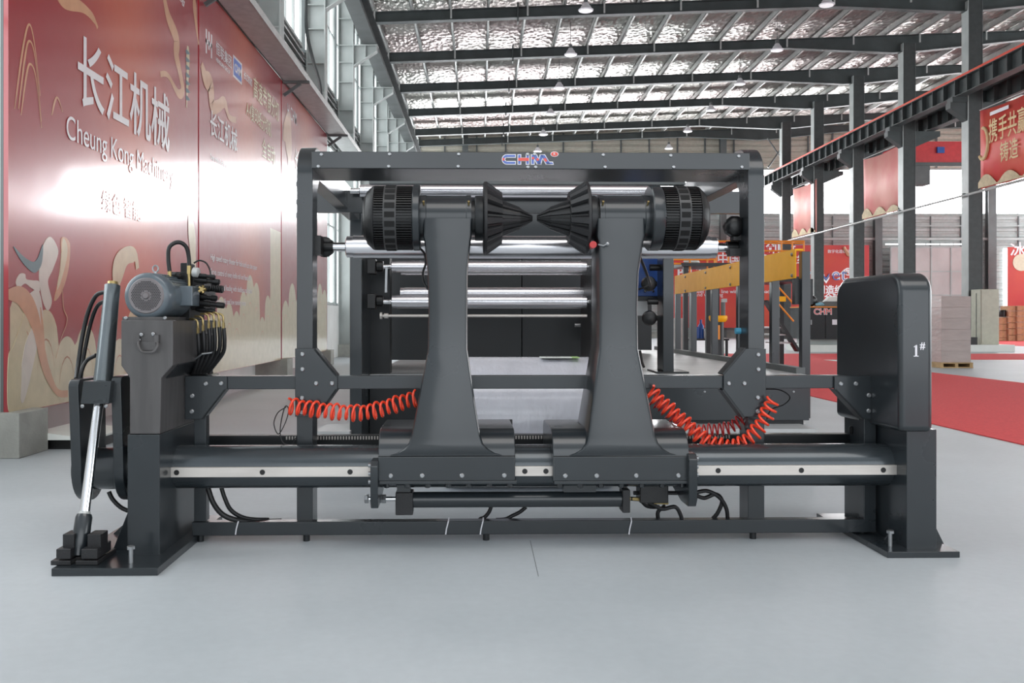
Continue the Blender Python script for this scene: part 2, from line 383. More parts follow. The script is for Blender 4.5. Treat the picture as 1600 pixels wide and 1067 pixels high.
# cross bracing of the end bay
br = thing('cross_bracing', 'thin steel cross bracing high on the far wall, above the crane rail end', 'bracing', (14.6, FARY - .6, 7))
x0, x1 = wx(1200, 45.5), wx(1232, 45.5)
MB().cyl((x0, 45.6, wz(215, 45.5)), (x1, 45.6, wz(262, 45.5)), .04, n=8).build('brace', COLM, br)
MB().cyl((x0, 45.5, wz(262, 45.5)), (x1, 45.5, wz(215, 45.5)), .04, n=8).build('brace', COLM, br)

# film-covered panels in the far wall
fp = thing('covered_doorway', 'pinkish film-covered panel grid standing against the far wall, right of the red banner', 'panel', (wx(1450, 45.8), 45.8, 0))
gx = [wx(p, 45.8) for p in (1392, 1412, 1455, 1486, 1512)]; gz = [0.2, wz(461, 45.8), wz(424, 45.8), wz(386, 45.8)]
pm = None
for i in range(4):
    for j in range(3):
        MB().box(gx[i] + .03, gx[i + 1] - .03, 45.82, 45.86, gz[j] + .03, gz[j + 1] - .03).build('panel', PINKF, fp)
f = MB()
for x in gx: f.box(x - .03, x + .03, 45.78, 45.88, 0, gz[3])
for z in gz: f.box(gx[0], gx[-1], 45.79, 45.87, z - .03, z + .03)
f.build('grid_frame', COLL, fp)
for i in range(6):
    a = 1384 + i * 21.5
    wr = thing('window_%d' % nw, None, None, (wx(a, 45.9), 45.9, wz(383, 45.9)), kind='structure'); nw += 1
    MB().box(wx(a, 45.9), wx(a + 19, 45.9), 45.9, 45.95, wz(382.6, 45.9), wz(380.3, 45.9)).build('pane', PANE, wr)

# ---- left wall
b = MB(); b.box(XL - .15, XL + .15, -12, FARY, 0, 1.27); struct(b, 'wall_left', WALLW, base=(XL, 0, 0))
b = MB(); b.box(XL - .15, XL + .05, -12, FARY, 9.5, 10.2); struct(b, 'wall_left_top', GREYS, base=(XL, 0, 9.5))
COLY = [22.65 + 4.12 * k for k in range(-4, 6)]        # 6.17 ... 43.2
edges = [2.05] + COLY
for i, y0 in enumerate(edges):
    y1 = y0 + 4.12
    if y0 > FARY - 2: break
    y1 = min(y1, FARY)
    wr = thing('window_%d' % nw, None, None, (XL, (y0 + y1) / 2, 1.27), kind='structure'); nw += 1
    for (za, zb) in ((1.35, 5.1), (6.55, 9.4)):
        MB().box(XL - .02, XL, y0 + .2, y1 - .2, za, zb).build('pane', PANE, wr)
        f = MB()
        for z in (za - .06, zb): f.box(XL - .05, XL + .07, y0 + .15, y1 - .15, z, z + .06)
        ny = 5
        for k in range(ny + 1):
            yy = y0 + .17 + (y1 - y0 - .34) * k / ny; f.box(XL - .04, XL + .05, yy - .025, yy + .025, za, zb)
        zc = za + (zb - za) * .5; f.box(XL - .03, XL + .04, y0 + .2, y1 - .2, zc - .02, zc + .02)
        f.build('window_frame', COLL, wr)
    # louvres between the two window rows: real blades
    src = None
    for k in range(9):
        z = 5.22 + k * .145
        if src is None:
            lo = MB(); lo.add([], []); lo.prism([(XL - .02, 0), (XL + .10, -.05), (XL + .11, -.04), (XL - .01, .015)], 'y', -(y1 - y0) / 2 + .2, (y1 - y0) / 2 - .2)
            src = mesh_of(MB().loft([[Vector((q[0] - XL, yy, q[1])) for q in ((XL - .02, 0), (XL + .10, -.05), (XL + .11, -.03), (XL - .01, .02))] for yy in (-(y1 - y0) / 2 + .2, (y1 - y0) / 2 - .2)]), 'louvre', GREYS)
        inst('louvre', src, wr, (XL, (y0 + y1) / 2, z))
    MB().box(XL - .12, XL - .04, y0, y1, 5.16, 6.49).build('backing', COLD, wr)

def wall_column(y, i, vis):
    c = thing('wall_column', None, 'column', (-3.45, y, 0), 'steel wall columns')
    c['label'] = 'grey steel wall column with stiffener ribs and top bracket, the %s along the left wall' % ORD[i]
    xa, xb = -3.56, -3.19
    m = MB(); m.box(xa, xb, y - .012, y + .012, .3, 9.9); m.build('web', COLL, c)
    for x in (xa, xb):
        MB().box(x - .012, x + .012, y - .13, y + .13, .3, 9.9).build('flange', COLL, c)
    for z in (5.6, 6.2, 6.9, 7.4, 7.83, 8.5, 9.1):
        MB().box(xa + .012, xb - .012, y - .12, y - .012, z - .008, z + .008).build('stiffener', COLL, c)
    k = MB(); k.prism([(xb + .012, 7.83), (-2.6, 7.83), (-2.6, 7.70), (xb + .012, 7.32)], 'y', y - .012, y + .012); k.box(xb + .012, -2.58, y - .12, y + .12, 7.82, 7.85)
    k.add([], []); k.bar((xb + .012, y - .02, 7.32), (-2.6, y - .02, 7.69), .2, .018)
    k.box(-2.62, -2.60, y - .11, y + .11, 7.69, 7.82)
    k.build('bracket', COLL, c)
    g = MB(); g.box(-2.9, -2.88, y - .1, y - .012, 7.5, 7.82); g.build('stiffener', COLL, c)
    MB().box(-3.62, -3.04, y - .26, y + .14, 0, .3).build('concrete_base', CONC, c, label='square grey concrete footing block', bevel=.006)
for i, y in enumerate(COLY): wall_column(y, i, y > 14)

# crane runway girders
REDR = mat('bright_red_rail_paint', (.85, .07, .03), .5, noise=.05)
COLP = mat('column_cover_grey', (.045, .05, .05), .5, noise=.1)
CREAMM = mat('matte_cream_print', (.62, .50, .32), .7, noise=.1)
GOLDM = mat('matte_gold_print', (.80, .62, .34), .7, noise=.05)
BACKLIT = mat('painted_backlit_banner_cloth', (.80, .28, .26), .6, noise=.1, nscale=.9, color2=(.84, .42, .36))  # backlight through the cloth is painted in as a paler red
def girder(x, y0, y1, zb, zt, name, label, red, stiff, side=-1, m=COLD, fl=.17):
    g = thing(name, label, 'girder', (x, (y0 + y1) / 2, zb), 'crane runway girders')
    MB().box(x - .01, x + .01, y0, y1, zb + .02, zt - .02).build('web', m, g)
    MB().box(x - fl, x + fl, y0, y1, zb, zb + .02).build('bottom_flange', COLM if x < 0 else m, g)
    MB().box(x - fl, x + fl, y0, y1, zt - .02, zt).build('top_flange', m, g)
    MB().box(x - .04, x + .04, y0, y1, zt, zt + .12).build('rail', REDR if red else COLM, g, label='red-painted crane rail' if red else None)
    if stiff:
        s = mesh_of(MB().box(-.0 if side > 0 else -.14, .14 if side > 0 else 0, -.01, .01, 0, zt - zb - .04), 'stiffener', m)
        y = y0 + .4
        while y < y1 - .1:
            inst('stiffener', s, g, (x + .01 * side, y, zb + .02)); y += .66
    return g
girder(-2.79, 6, 44, 7.86, 8.42, 'crane_girder', 'dark steel crane runway girder along the left window wall', False, False)
girder(14.28, 21, 45, 7.56, 8.06, 'crane_girder', 'dark crane runway girder with red rail, on the near side of the hall columns', True, True, fl=.15)
girder(15.45, 21, 45, 7.40, 7.92, 'crane_girder', 'dark crane runway girder behind the hall columns, below the red rail', False, True, fl=.15)

# hall columns
for i, y in enumerate(DN):
    x = 14.72; sd = ORD[i - 1] + ' in view from the right edge' if i else 'outside the right edge of view'
    if i == 0: continue
    c = thing('hall_column', 'tall dark grey steel hall column, the %s' % sd, 'column', (x, y, 0), 'hall columns')
    zt = roofz(x) - .3
    MB().box(x - .22, x - .20, y - .18, y + .18, 0, zt).build('flange', COLL, c, label='lighter grey flange')
    MB().box(x + .20, x + .22, y - .18, y + .18, 0, zt).build('flange', COLM, c)
    MB().box(x - .20, x + .20, y - .012, y + .012, 0, zt).build('web', COLM, c)
    MB().box(x - .20, x + .20, y - .17, y - .155, .0, zt).build('cover_plate', COLP, c)
    k = MB()
    for s, xe in ((-1, 14.0), (1, 15.8)):
        xs = x + s * .22; k.prism([(xs, 7.40), (xe, 7.40), (xe, 7.22), (xs, 6.85)] , 'y', y - .14, y + .14)
    k.box(14.05, 14.5, y - .16, y + .16, 7.4, 7.56)
    k.build('corbel', COLD, c)
    for z in (4.66,):
        MB().box(x - .3, x - .22, y - .05, y + .05, z - .04, z + .04).build('clamp', COLM, c)

# roof beams
BR = mesh_of(MB().bar((0, -.02, 0), (0, -.02, -.34), .05, .03, up=(0, 1, 0)), 'fly_brace', PURL)
PX = [-3.2 + 1.14 * k for k in range(30)]
for i, y in enumerate(DN + [FARY - .7]):
    g = thing('roof_beam', 'dark steel roof beam spanning the hall, %s from the camera' % ORD[i], 'beam', (5, y, 9.8), 'roof beams')
    poly = [(-3.5, roofz(-3.5)), (29.5, roofz(29.5)), (29.5, roofz(29.5) - .32), (18.6, roofz(18.6) - .30), (15.2, roofz(15.2) - .55), (14.2, roofz(14.2) - .58), (10.6, roofz(10.6) - .30), (-3.5, roofz(-3.5) - .30)]
    MB().prism(poly, 'y', y - .012, y + .012).build('web', COLD, g)
    f = MB()
    for (xa, za), (xb, zb) in zip(poly[2:-1], poly[3:]): f.bar((xb, y, zb), (xa, y, za), .24, .02)
    f.build('bottom_flange', COLD, g); 
    f = MB(); f.bar((-3.5, y, roofz(-3.5)), (29.5, y, roofz(29.5)), .24, .02); f.build('top_flange', COLD, g)
    MB().box(1.11, 1.15, y - .16, y + .16, roofz(1.1) - .44, roofz(1.1) + .13).build('splice_plate', COLD, g)
    for k, x in enumerate(PX):
        if k % 2 == 0 and x < 28: inst('fly_brace', BR, g, (x + .06, y - .13, roofz(x) + .06), (0, 0, 0))
# purlins
for k, x in enumerate(PX):
    z = roofz(x)
    p = MB(); p.box(x - .008, x + .008, 18, FARY - .3, z + .02, z + .22); p.box(x - .008, x + .07, 18, FARY - .3, z + .02, z + .03); p.box(x - .008, x + .07, 18, FARY - .3, z + .21, z + .22)
    p.build('roof_purlin', PURL, label='galvanised roof purlin under the foil ceiling, %s from the left wall' % ORD[k], cat='purlin', group='roof purlins')
# near roof beyond the top of the frame: plain purlins are left out

# high-bay lamps
def lamp(x, y, z, label):
    t = thing('high_bay_lamp', label, 'lamp', (x, y, z), 'high-bay lamps')
    m = MB(); m.lathe((x, y, z), (0, 0, 1), [(0, .20), (.03, .21), (.06, .16), (.13, .13), (.16, .10), (.22, .07), (.24, .03)], 20); m.build('shade', WHITE, t)
    MB().lathe((x, y, z - .012), (0, 0, 1), [(0, .17), (.01, .18)], 20).build('lens', LAMPW, t)
    MB().cyl((x, y, z + .24), (x, y, roofz(x) + .245), .008, n=6).build('cord', COLD, t)
    MB().box(x - .05, x + .05, y - .05, y + .05, z + .22, z + .34).build('driver_box', COLM, t, bevel=.004)
for i in range(6):
    y = 24.8 + 4.15 * i
    lamp(2.93, y, 9.47, 'white high-bay lamp hanging in the left lamp row, %s from the camera' % ORD[i])
    lamp(9.6, y, 9.62, 'white high-bay lamp hanging in the right lamp row, %s from the camera' % ORD[i])

# ledge (cable tray) above the banners
lg = thing('cable_tray', 'pale sheet-metal cable tray running along the top of the red wall banners', 'tray', (-2.95, 15, 4.73))
m = MB(); m.box(-3.14, -2.76, 2, 21.5, 4.73, 4.745); m.box(-2.765, -2.75, 2, 21.5, 4.73, 4.83); m.box(-3.14, -3.125, 2, 21.5, 4.73, 4.86); m.build('tray', PURL, lg)
for y in (6.1, 10.2, 14.3, 18.45):
    k = MB(); k.box(-3.14, -2.72, y - .03, y + .03, 4.69, 4.729); k.bar((-3.13, y, 4.50), (-2.86, y, 4.69), .05, .03, up=(0, 1, 0)); k.build('bracket', COLM, lg)
# rain pipe beside the columns
p = MB(); p.tube(catmull([(-3.1, 16.1, 8.6), (-3.12, 16.1, 7.2), (-3.12, 16.1, 6.2), (-3.05, 16.3, 5.7), (-2.98, 16.7, 5.3), (-3.0, 16.9, 4.95)], False), .03, 8)
p.build('hanging_cable', COLD, label='dark bent conduit pipe hanging above the cable tray on the left wall', cat='pipe')

# ---- wall banners
AXB = ((0, 1, 0), (0, 0, 1))   # reading direction along +Y seen from inside? (right = +Y, normal = +X)
XB = -3.15
def bp(px, py):
    y = -XB * F / (VX - px); return Vector((XB, y, CAMZ + (VY - py) / F * y))
NPR = [0]
def nextx():
    NPR[0] += 1; return XB + .0035 + .0001 * (NPR[0] % 30)
def blob(banner, pts, m, layer, name='print', smooth=True, world=False):
    P = [bp(*q) if not world else Vector((XB, q[0], q[1])) for q in pts]
    if smooth: P = catmull(P)
    mb = MB(); mb.prism([(q.y, q.z) for q in P], 'x', XB + .002, nextx())
    return mb.build(name, m, banner)
def ribbon(banner, pts, w0, m, layer, world=False, name='ribbon_print'):
    P = catmull([bp(*q) if not world else Vector((XB, q[0], q[1])) for q in pts], False); L_ = []; Rr = []
    for i, q in enumerate(P):
        d = (P[min(i + 1, len(P) - 1)] - P[max(i - 1, 0)]).normalized(); n = Vector((0, -d.z, d.y)); t = i / (len(P) - 1)
        ww = w0 * (.35 + .65 * math.sin(math.pi * min(1, t * 1.15 + .05)) * (1 + .35 * math.sin(t * 9))); L_.append(q + n * ww / 2); Rr.append(q - n * ww / 2)
    mb = MB(); x1 = nextx(); n = len(L_)
    mb.add([(x1, q.y, q.z) for q in L_ + Rr], [(i, i + 1, n + i + 1, n + i) for i in range(n - 1)])
    return mb.build(name, m, banner)
seams = [5.98, 10.04, 14.22, 18.5]
seams_end = [10.0, 14.17, 18.45, 20.1]
banners = []
labs = ['glossy red wall banner nearest the camera, with a dancer figure',
        'glossy red wall banner with gold characters, right of the dancer banner',
        'glossy red wall banner, third along the left wall, behind the roll stand frame',
        'narrow glossy red banner strip at the far end of the left banner row']
for k in range(3):
    y0, y1 = seams[k], seams_end[k]
    t = thing('wall_banner', labs[k], 'banner', (XB, y0, .285), 'left wall banners')
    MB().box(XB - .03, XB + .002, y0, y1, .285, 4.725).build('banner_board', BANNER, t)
    f = MB()
    for yy in (y0, y1 - .03): f.box(XB - .05, XB - .031, yy, yy + .03, .285, 4.725)
    f.build('batten', COLM, t)
    banners.append(t)
B1, B2, B3 = banners
def T(s, size, y, z, m, ban, off=.0, sx=1.):
    if size >= .15 and len(s) < 24: return chars(s, size, (XB + .0075, y, z), AXB, m, ban, .0015, off * .45, sx)
    return text('lettering', s, size, (XB + .0075, y, z), AXB, m, ban, depth=.0015, off=off, sx=sx)
# lettering reads left to right with +Y here because the wall is seen from its inner side
T('长江机械', .60, 6.98, 2.66, BWHITE, B1, .016, .87)
T('Cheung Kong Machinery', .26, 6.80, 2.30, BWHITE, B1, .0, .92)
T('绿色 智能', .20, 7.45, 1.84, BWHITE, B1, .0)
T('中国卷筒分切技术', .16, 8.65, 4.42, BWHITE, B1, .003, .9)
T('Roll Cutting Technology', .10, 8.55, 4.26, BWHITE, B1, .001)
def cloud(ban, y0, y1, z0, bumps, m, layer, seed):
    n = len(bumps); wv = (y1 - y0) / n; NS = n * 10; top = []
    for k in range(NS + 1):
        y = y0 + (y1 - y0) * k / NS; hh = .12
        for i, h in enumerate(bumps):
            d = (y - (y0 + wv * (i + .5))) / (wv * .60)
            if abs(d) < 1: hh = max(hh, h + math.sqrt(1 - d * d) * wv * .85)
        top.append((y, z0 + hh))
    x1 = XB + .0026; mb = MB()
    mb.add([(x1, y, z) for y, z in top] + [(x1, y, z0) for y, z in top], [(k, k + 1, NS + k + 2, NS + k + 1) for k in range(NS)]); mb.build('cloud_print', m, ban)
    for i, h in enumerate(bumps):
        c = y0 + wv * (i + .5); arc = [Vector((XB, c + math.cos(th) * wv * .40, z0 + h * .7 + math.sin(th) * wv * .9 - .1)) for th in [math.pi * (1 - a / 10) for a in range(11)]]
        mb = MB(); x1 = XB + .0032 + .0001 * i; n_ = len(arc)
        mb.add([(x1, q.y, q.z) for q in arc] + [(x1, q.y, q.z - .012) for q in arc], [(j, j + 1, n_ + j + 1, n_ + j) for j in range(n_ - 1)])
        mb.build('outline_print', LINE, ban)
# banner 1 artwork
cloud(B1, 6.0, 9.98, .29, [.55, .42, .22, .30, .12, .18, .45, .60, .50, .42, .60, .48], CREAM, 1, 3)
ribbon(B1, [(88, -8), (100, 3), (125, 10), (140, 22), (148, 34), (152, 44)], .10, TAN, 2)
ribbon(B1, [(255, -10), (262, 25), (275, 60), (275, 85), (280, 110), (285, 140), (278, 146), (262, 118), (250, 116)], .16, TAN, 2)
ribbon(B1, [(303, -5), (305, 30), (310, 70)], .12, TAN, 2)
for q in ([(22, 170), (35, 75), (45, 38), (54, 75), (62, 150)], [(28, 170), (38, 90), (45, 64), (54, 90), (64, 190)], [(32, 180), (40, 120), (46, 100), (55, 120), (64, 200)], [(80, 180), (88, 152), (97, 175)]):
    ribbon(B1, q, .022, TAN, 2, name='outline_print')
ribbon(B1, [(293, 72), (293, 100), (292, 135), (291, 168)], .10, CREAM, 2, name='tower_print')
for q in range(7): ribbon(B1, [(289.5, 80 + q * 12), (296, 84 + q * 12)], .05, DKBLUE, 3, name='outline_print')
# dancer: draped shapes, scarf and feet
blob(B1, [(66, 385), (78, 370), (90, 392), (82, 420), (74, 440), (80, 470), (74, 485), (66, 470), (60, 430)], PALE, 2, 'figure_print')
blob(B1, [(95, 372), (108, 380), (106, 420), (96, 455), (84, 470), (90, 440), (95, 410)], TAN, 2, 'figure_print')
blob(B1, [(97, 374), (104, 384), (103, 405), (94, 440), (88, 452), (93, 420)], CREAM, 3, 'figure_print')
blob(B1, [(20, 385), (35, 400), (50, 409), (58, 403), (66, 382), (64, 412), (54, 426), (42, 419), (30, 404)], DKBLUE, 1, 'figure_print')
blob(B1, [(24, 440), (30, 428), (38, 428), (40, 436), (50, 438), (60, 440), (60, 456), (48, 450), (38, 443), (28, 450)], PALE, 3, 'foot_print')
blob(B1, [(40, 470), (50, 455), (60, 455), (66, 490), (62, 520), (54, 555), (44, 600), (34, 630), (30, 600), (38, 540), (52, 500)], PALE, 2, 'figure_print')
blob(B1, [(12, 560), (20, 540), (34, 500), (40, 480), (46, 500), (34, 540), (32, 600), (28, 638), (12, 640)], CREAM, 2, 'figure_print')
ribbon(B1, [(12, 460), (30, 462), (45, 480), (56, 510), (62, 540), (72, 580), (88, 612), (105, 615)], .15, TAN, 4)
ribbon(B1, [(62, 480), (66, 520), (70, 560), (78, 580)], .03, TAN, 3, name='outline_print')
ribbon(B1, [(96, 440), (98, 480), (104, 500), (94, 530), (86, 560)], .012, TAN, 2, name='outline_print')
ribbon(B1, [(180, 450), (184, 420), (196, 400), (210, 400), (214, 420)], .22, CREAM, 2)
ribbon(B1, [(296, 335), (300, 380), (302, 430), (300, 480)], .22, CREAM, 2)
# banner 2
T('长江机械', .32, 10.42, 3.10, BWHITE, B2, .009, .92)
T('高速卷筒分切', .33, 12.42, 4.03, GOLD, B2, .008, .8)
T('A4复印纸分切机', .25, 12.05, 3.68, GOLD, B2, .005, .8)
T('全自动', .30, 12.92, 3.30, GOLD, B2, .006, .9)
T('恒联集团', .17, 10.66, 4.10, BWHITE, B2, .003)
T('HENGLIAN GROUP', .07, 10.66, 4.00, BWHITE, B2, .001)
T('长江机械', .11, 11.92, 4.14, BWHITE, B2, .002)
MB().box(XB + .002, XB + .004, 11.42, 11.84, 4.02, 4.30).build('logo_print', BWHITE, B2); MB().box(XB + .003, XB + .006, 11.45, 11.81, 4.05, 4.27).build('logo_print', BLUE, B2)
text('lettering', 'CHM', .15, (XB + .008, 11.47, 4.105), AXB, BWHITE, B2, .003, .004)
mk = MB()
for a, c in ((10.28, .05), (10.38, .05), (10.48, .05)): mk.box(XB + .002, XB + .005, a, a + .04, 3.98 if a != 10.38 else 4.05, 4.26)
mk.box(XB + .002, XB + .005, 10.28, 10.52, 4.10, 4.15); mk.build('logo_print', BWHITE, B2)
for k_, s_ in enumerate(['High speed rotary sheeter for folio and cut size paper', 'Servo control of every knife roll and feed roll', 'Automatic reel loading with shaftless roll stand', 'Long service life and low running noise']):
    T(s_, .10, 10.45, 1.62 - k_ * .17, BWHITE, B2, .0005)
for k_ in range(5): T('Large series of roll to sheet cutting machines', .085, 10.45, 2.80 - k_ * .13, BWHITE, B2, .0005, .8)
ribbon(B2, [(314, 100), (320, 122), (328, 133), (331, 165), (340, 166), (350, 160), (357, 182), (368, 188)], .22, TAN, 2)
MB().box(XB + .0015, XB + .0022, 13.45, 14.16, .3, 2.3).build('cloud_print', CREAM, B2)
cloud(B2, 10.05, 14.15, .29, [.30, .42, .62, .55, .45, .72, .95, .86, .38, .70, .92, .80], CREAM, 1, 5)
# banner 3
ribbon(B3, [(445, 185), (450, 215), (452, 260)], .7, TAN, 1)
cloud(B3, 14.25, 18.4, .29, [.5, .8, .6, .9, .7, .6, .9, .8], CREAM, 1, 6)
T('长江机械', .4, 15.2, 3.5, BWHITE, B3, .012, .9)
T('H CHM', .3, 14.6, 4.25, BWHITE, B3, .006, .8)

# foam boards beside the first footing
t = MB(); a = wp(52, 700, 5.9); t.box(-3.12, -2.74, 6.35, 6.9, 0.0, .07); t.build('black_block', BLACK, label='low black block lying on the floor behind the left footing', cat='block')
t = MB(); t.prism([(-3.12, .071), (-2.72, .071), (-2.72, .085), (-2.9, .10), (-3.12, .13)], 'y', 6.3, 6.95); t.build('foam_board', PAPER, label='white foam board resting on a low black block by the left wall', cat='board')

# ---- carpets
MB().box(3.97, 7.85, -2, 24.2, 0, .008).build('red_carpet', CARPET, label='long wide red carpet runner on the floor to the right of the machines', cat='carpet', group='red carpets')
MB().box(7.86, 20, 20.7, 24.2, 0, .008).build('red_carpet', CARPET, label='red carpet strip crossing behind the wrapped pallet stack', cat='carpet', group='red carpets')
MB().box(19, 29, 30, 40, 0, .008).build('red_carpet', CARPET, label='far red carpet under the cardboard boxes', cat='carpet', group='red carpets')

# ---- hanging banners on the right columns + pole
def hang(px0, px1, label, y_off=0, txt=False):
    x = 14.55; ya, yb = x * F / (px1 - VX), x * F / (px0 - VX); z0, z1 = 4.72, 7.0
    t = thing('hanging_banner', label, 'banner', (x, ya, z0), 'hanging red banners')
    n = 14; mb = MB(); vs = []
    for k in range(n + 1):
        s = k / n; y = ya + (yb - ya) * s; wv = .03 * math.sin(s * 14) ; 
        for z, e in ((z0, 1), ((z0 + z1) / 2, .6), (z1, .2)): vs.append((x + wv * e, y, z - .08 * math.sin(math.pi * s) * (z == z1)))
    mb.add(vs, [(3 * k + j, 3 * k + j + 1, 3 * k + j + 4, 3 * k + j + 3) for k in range(n) for j in range(2)])
    o = mb.build('cloth', CLOTHR if txt else BACKLIT, t); sm = o.modifiers.new('thick', 'SOLIDIFY'); sm.thickness = .006
    mb = MB(); mb.cyl((x, ya, z0 - .03), (x, yb, z0 - .03), .02, n=8); mb.build('rod', PURL, t); mb = MB(); mb.cyl((x, ya, z1 + .02), (x, yb, z1 + .02), .015, n=8); mb.build('rod', PURL, t)
    pts = [(ya + (yb - ya) * s, z0 + .02 + .38 * abs(math.sin(s * 9)) * (.5 + .5 * s)) for s in [i / 24 for i in range(25)]]
    mb = MB(); mb.prism([(yb, z0 + .02), (ya, z0 + .02)] + pts, 'x', x - .05, x - .042); mb.build('cloud_print', CREAMM, t)
    if txt:
        AX = ((0, -1, 0), (0, 0, 1))
        chars('携手共赢', .72, (x - .06, yb - .55, 6.0), AX, GOLDM, t, .003, .006, .62)
        chars('铸造', .60, (x - .06, yb - 1.1, 5.35), AX, GOLDM, t, .003, .005, .7)
        mb = MB(); mb.tube([(x - .05, yb - .25 - .25 * math.sin(a), 6.0 + .45 * math.cos(a)) for a in [i * .35 for i in range(12)]], .05, 6); mb.build('flourish_print', GOLDM, t)
        MB().box(x - .05, x - .045, yb - 1.5, yb - .6, 6.72, 6.82).build('logo_print', WHITE, t)
    return t
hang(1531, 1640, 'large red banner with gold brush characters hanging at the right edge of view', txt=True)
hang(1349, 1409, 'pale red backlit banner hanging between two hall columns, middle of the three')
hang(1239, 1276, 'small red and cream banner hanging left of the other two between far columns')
MB().cyl((14.4, 22, 4.62), (14.4, 44, 4.62), .035, n=8).build('banner_pole', PURL, label='long pale pole running between the hall columns under the hanging banners', cat='pole')

# red bridge crane in the next bay
t = thing('bridge_crane', 'red bridge crane girder spanning the right bay in front of the far window', 'crane', (22, 38, 7.5))
MB().box(15.63, 29.6, 37.8, 38.3, 7.55, 8.45).build('crane_girder', REDC, t)
MB().box(15.63, 29.6, 37.75, 37.8, 7.40, 7.56).build('walkway_rail', COLM, t)
MB().box(wx(1465, 37.7), wx(1476, 37.7), 37.70, 37.79, 7.95, 8.2).build('sign', BLUEM, t, label='small blue sign plate')
MB().box(wx(1372, 37.7), wx(1380, 37.7), 37.70, 37.79, 7.95, 8.2).build('sign', BLUEM, t, label='small blue sign plate')
MB().box(18.2, 18.9, 37.6, 38.2, 6.6, 7.4).build('hoist', COLM, t, bevel=.02)

# ---- far red wall banners
def far_banner(px0, px1, py0, py1, D, label, items):
    x0, x1, z0, z1 = wx(px0, D), wx(px1, D), wz(py1, D), wz(py0, D)
    t = thing('wall_banner', label, 'banner', (x0, D, max(z0, 0)), 'far red banners')
    MB().box(x0, x1, D, D + .05, max(z0, 0.02), z1).build('banner_board', FARRED, t)
    for s, size, px, py, m, off in items:
        (chars if size > .4 else (lambda *a: text('lettering', *a)))(s, size, (wx(px, D), D - (.03 if m is BLUE else .01), wz(py, D)), ((1, 0, 0), (0, 0, 1)), m, t, .01, off)
    return t
fb = far_banner(1230, 1358, 383, 520, 45.2, 'far red banner with blue outlined letters, behind the hall columns', [
    ('no', .92, 1258, 438, BWHITE, .03), ('no', .92, 1258.0, 438, BLUE, -.012), ('et', .92, 1299, 438, BWHITE, .03), ('et', .92, 1299, 438, BLUE, -.012), ('®', .5, 1319, 430, BWHITE, .01),
    ('中国造纸装备', .45, 1262, 457.5, BWHITE, .01), ('诚邀全球客商合作', .41, 1262, 469, BWHITE, .01), ('数字化造纸装备一体', .19, 1293, 395, BWHITE, .0)])
for dx in (0, 5):
    mb = MB(); D = 45.15; mb.add([], []); 
    for a in (0, 1):
        xa = wx(1288 + dx * .0, D); 
    mb.bar(wp(1286, 430 + dx, D), wp(1291, 437 + dx, D), .02, .09, up=(0, 1, 0)) if False else mb.prism([(wx(1286, D), wz(429 + dx, D)), (wx(1291, D), wz(434 + dx, D)), (wx(1296, D), wz(427 + dx, D)), (wx(1296, D), wz(430 + dx, D)), (wx(1291, D), wz(438 + dx, D)), (wx(1286, D), wz(432 + dx, D))], 'y', D, D + .03)
    mb.build('arrow_print', BLUE if dx == 0 else BWHITE, fb)
ribbon_pts = [(1318, 386), (1325, 398), (1334, 402), (1330, 410), (1340, 418)]
mb = MB(); mb.tube([wp(a, c, 45.18) for a, c in ribbon_pts], .09, 6); mb.build('ribbon_print', TAN, fb)
far_banner(1042, 1226, 378, 512, 45.2, 'wide far red banner seen under and above the yellow guard', [
    ('中国 MEDIC 造纸', .62, 1120, 411, BWHITE, .01), ('创新', .75, 1196, 396, BWHITE, .01), ('PSI 351', .62, 1058, 432, BWHITE, .02), ('Roll to sheet cutting line with automatic packing', .26, 1058, 458, BWHITE, 0), ('stacking and wrapping', .26, 1058, 463, BWHITE, 0)])
fb3 = far_banner(1575, 1625, 386, 482, 44.0, 'narrow far red banner with a cream disc above the cardboard boxes', [('冰雪', .8, 1578, 400, BWHITE, .01)])
mb = MB(); c = wp(1596, 410, 43.98); mb.cyl(c, c + Vector((0, .02, 0)), .42, n=24); mb.build('disc_print', CREAM, fb3)
wr = thing('window_%d' % nw, None, None, wp(1570, 480, 46.2), kind='structure'); nw += 1
MB().box(wx(1568, 46.2), wx(1575, 46.2), 46.2, 46.25, wz(480, 46.2), wz(388, 46.2)).build('pane', PANE, wr)

# ---- floor-standing things on the right
def pallet_stack(px0, px1, D, depth, ztop, label, m=WRAP, pal=True, name='wrapped_pallet_stack'):
    x0, x1 = wx(px0, D), wx(px1, D); t = thing(name, label, 'pallet stack', ((x0 + x1) / 2, D + depth / 2, 0), 'wrapped paper stacks')
    if pal:
        for z in (0, .085): MB().box(x0 - .03, x1 + .03, D - .03, D + depth + .03, z, z + .02).build('deck_board', WOOD, t, bevel=.003)
        for k in range(3):
            xx = x0 + (x1 - x0) * k / 2; MB().box(xx - .03, xx + .03, D - .02, D + depth + .02, .02, .085).build('runner', WOOD, t)
    n = 6; z0 = .105 if pal else 0
    for k in range(n):
        a = z0 + (ztop - z0) * k / n; e = random.uniform(-.006, .006)
        MB().box(x0 + e, x1 + e, D + e, D + depth, a + .0005, a + (ztop - z0) / n - .0005).build('paper_ream_layer', m, t, bevel=.003)
    return t
pallet_stack(1471, 1517, 17.1, .72, 1.37, 'film-wrapped pinkish paper stack on a wooden pallet, right of the rounded cover')
pallet_stack(1054, 1073.5, 14, .7, .945, 'short brown wrapped paper stack seen beneath the yellow guard')
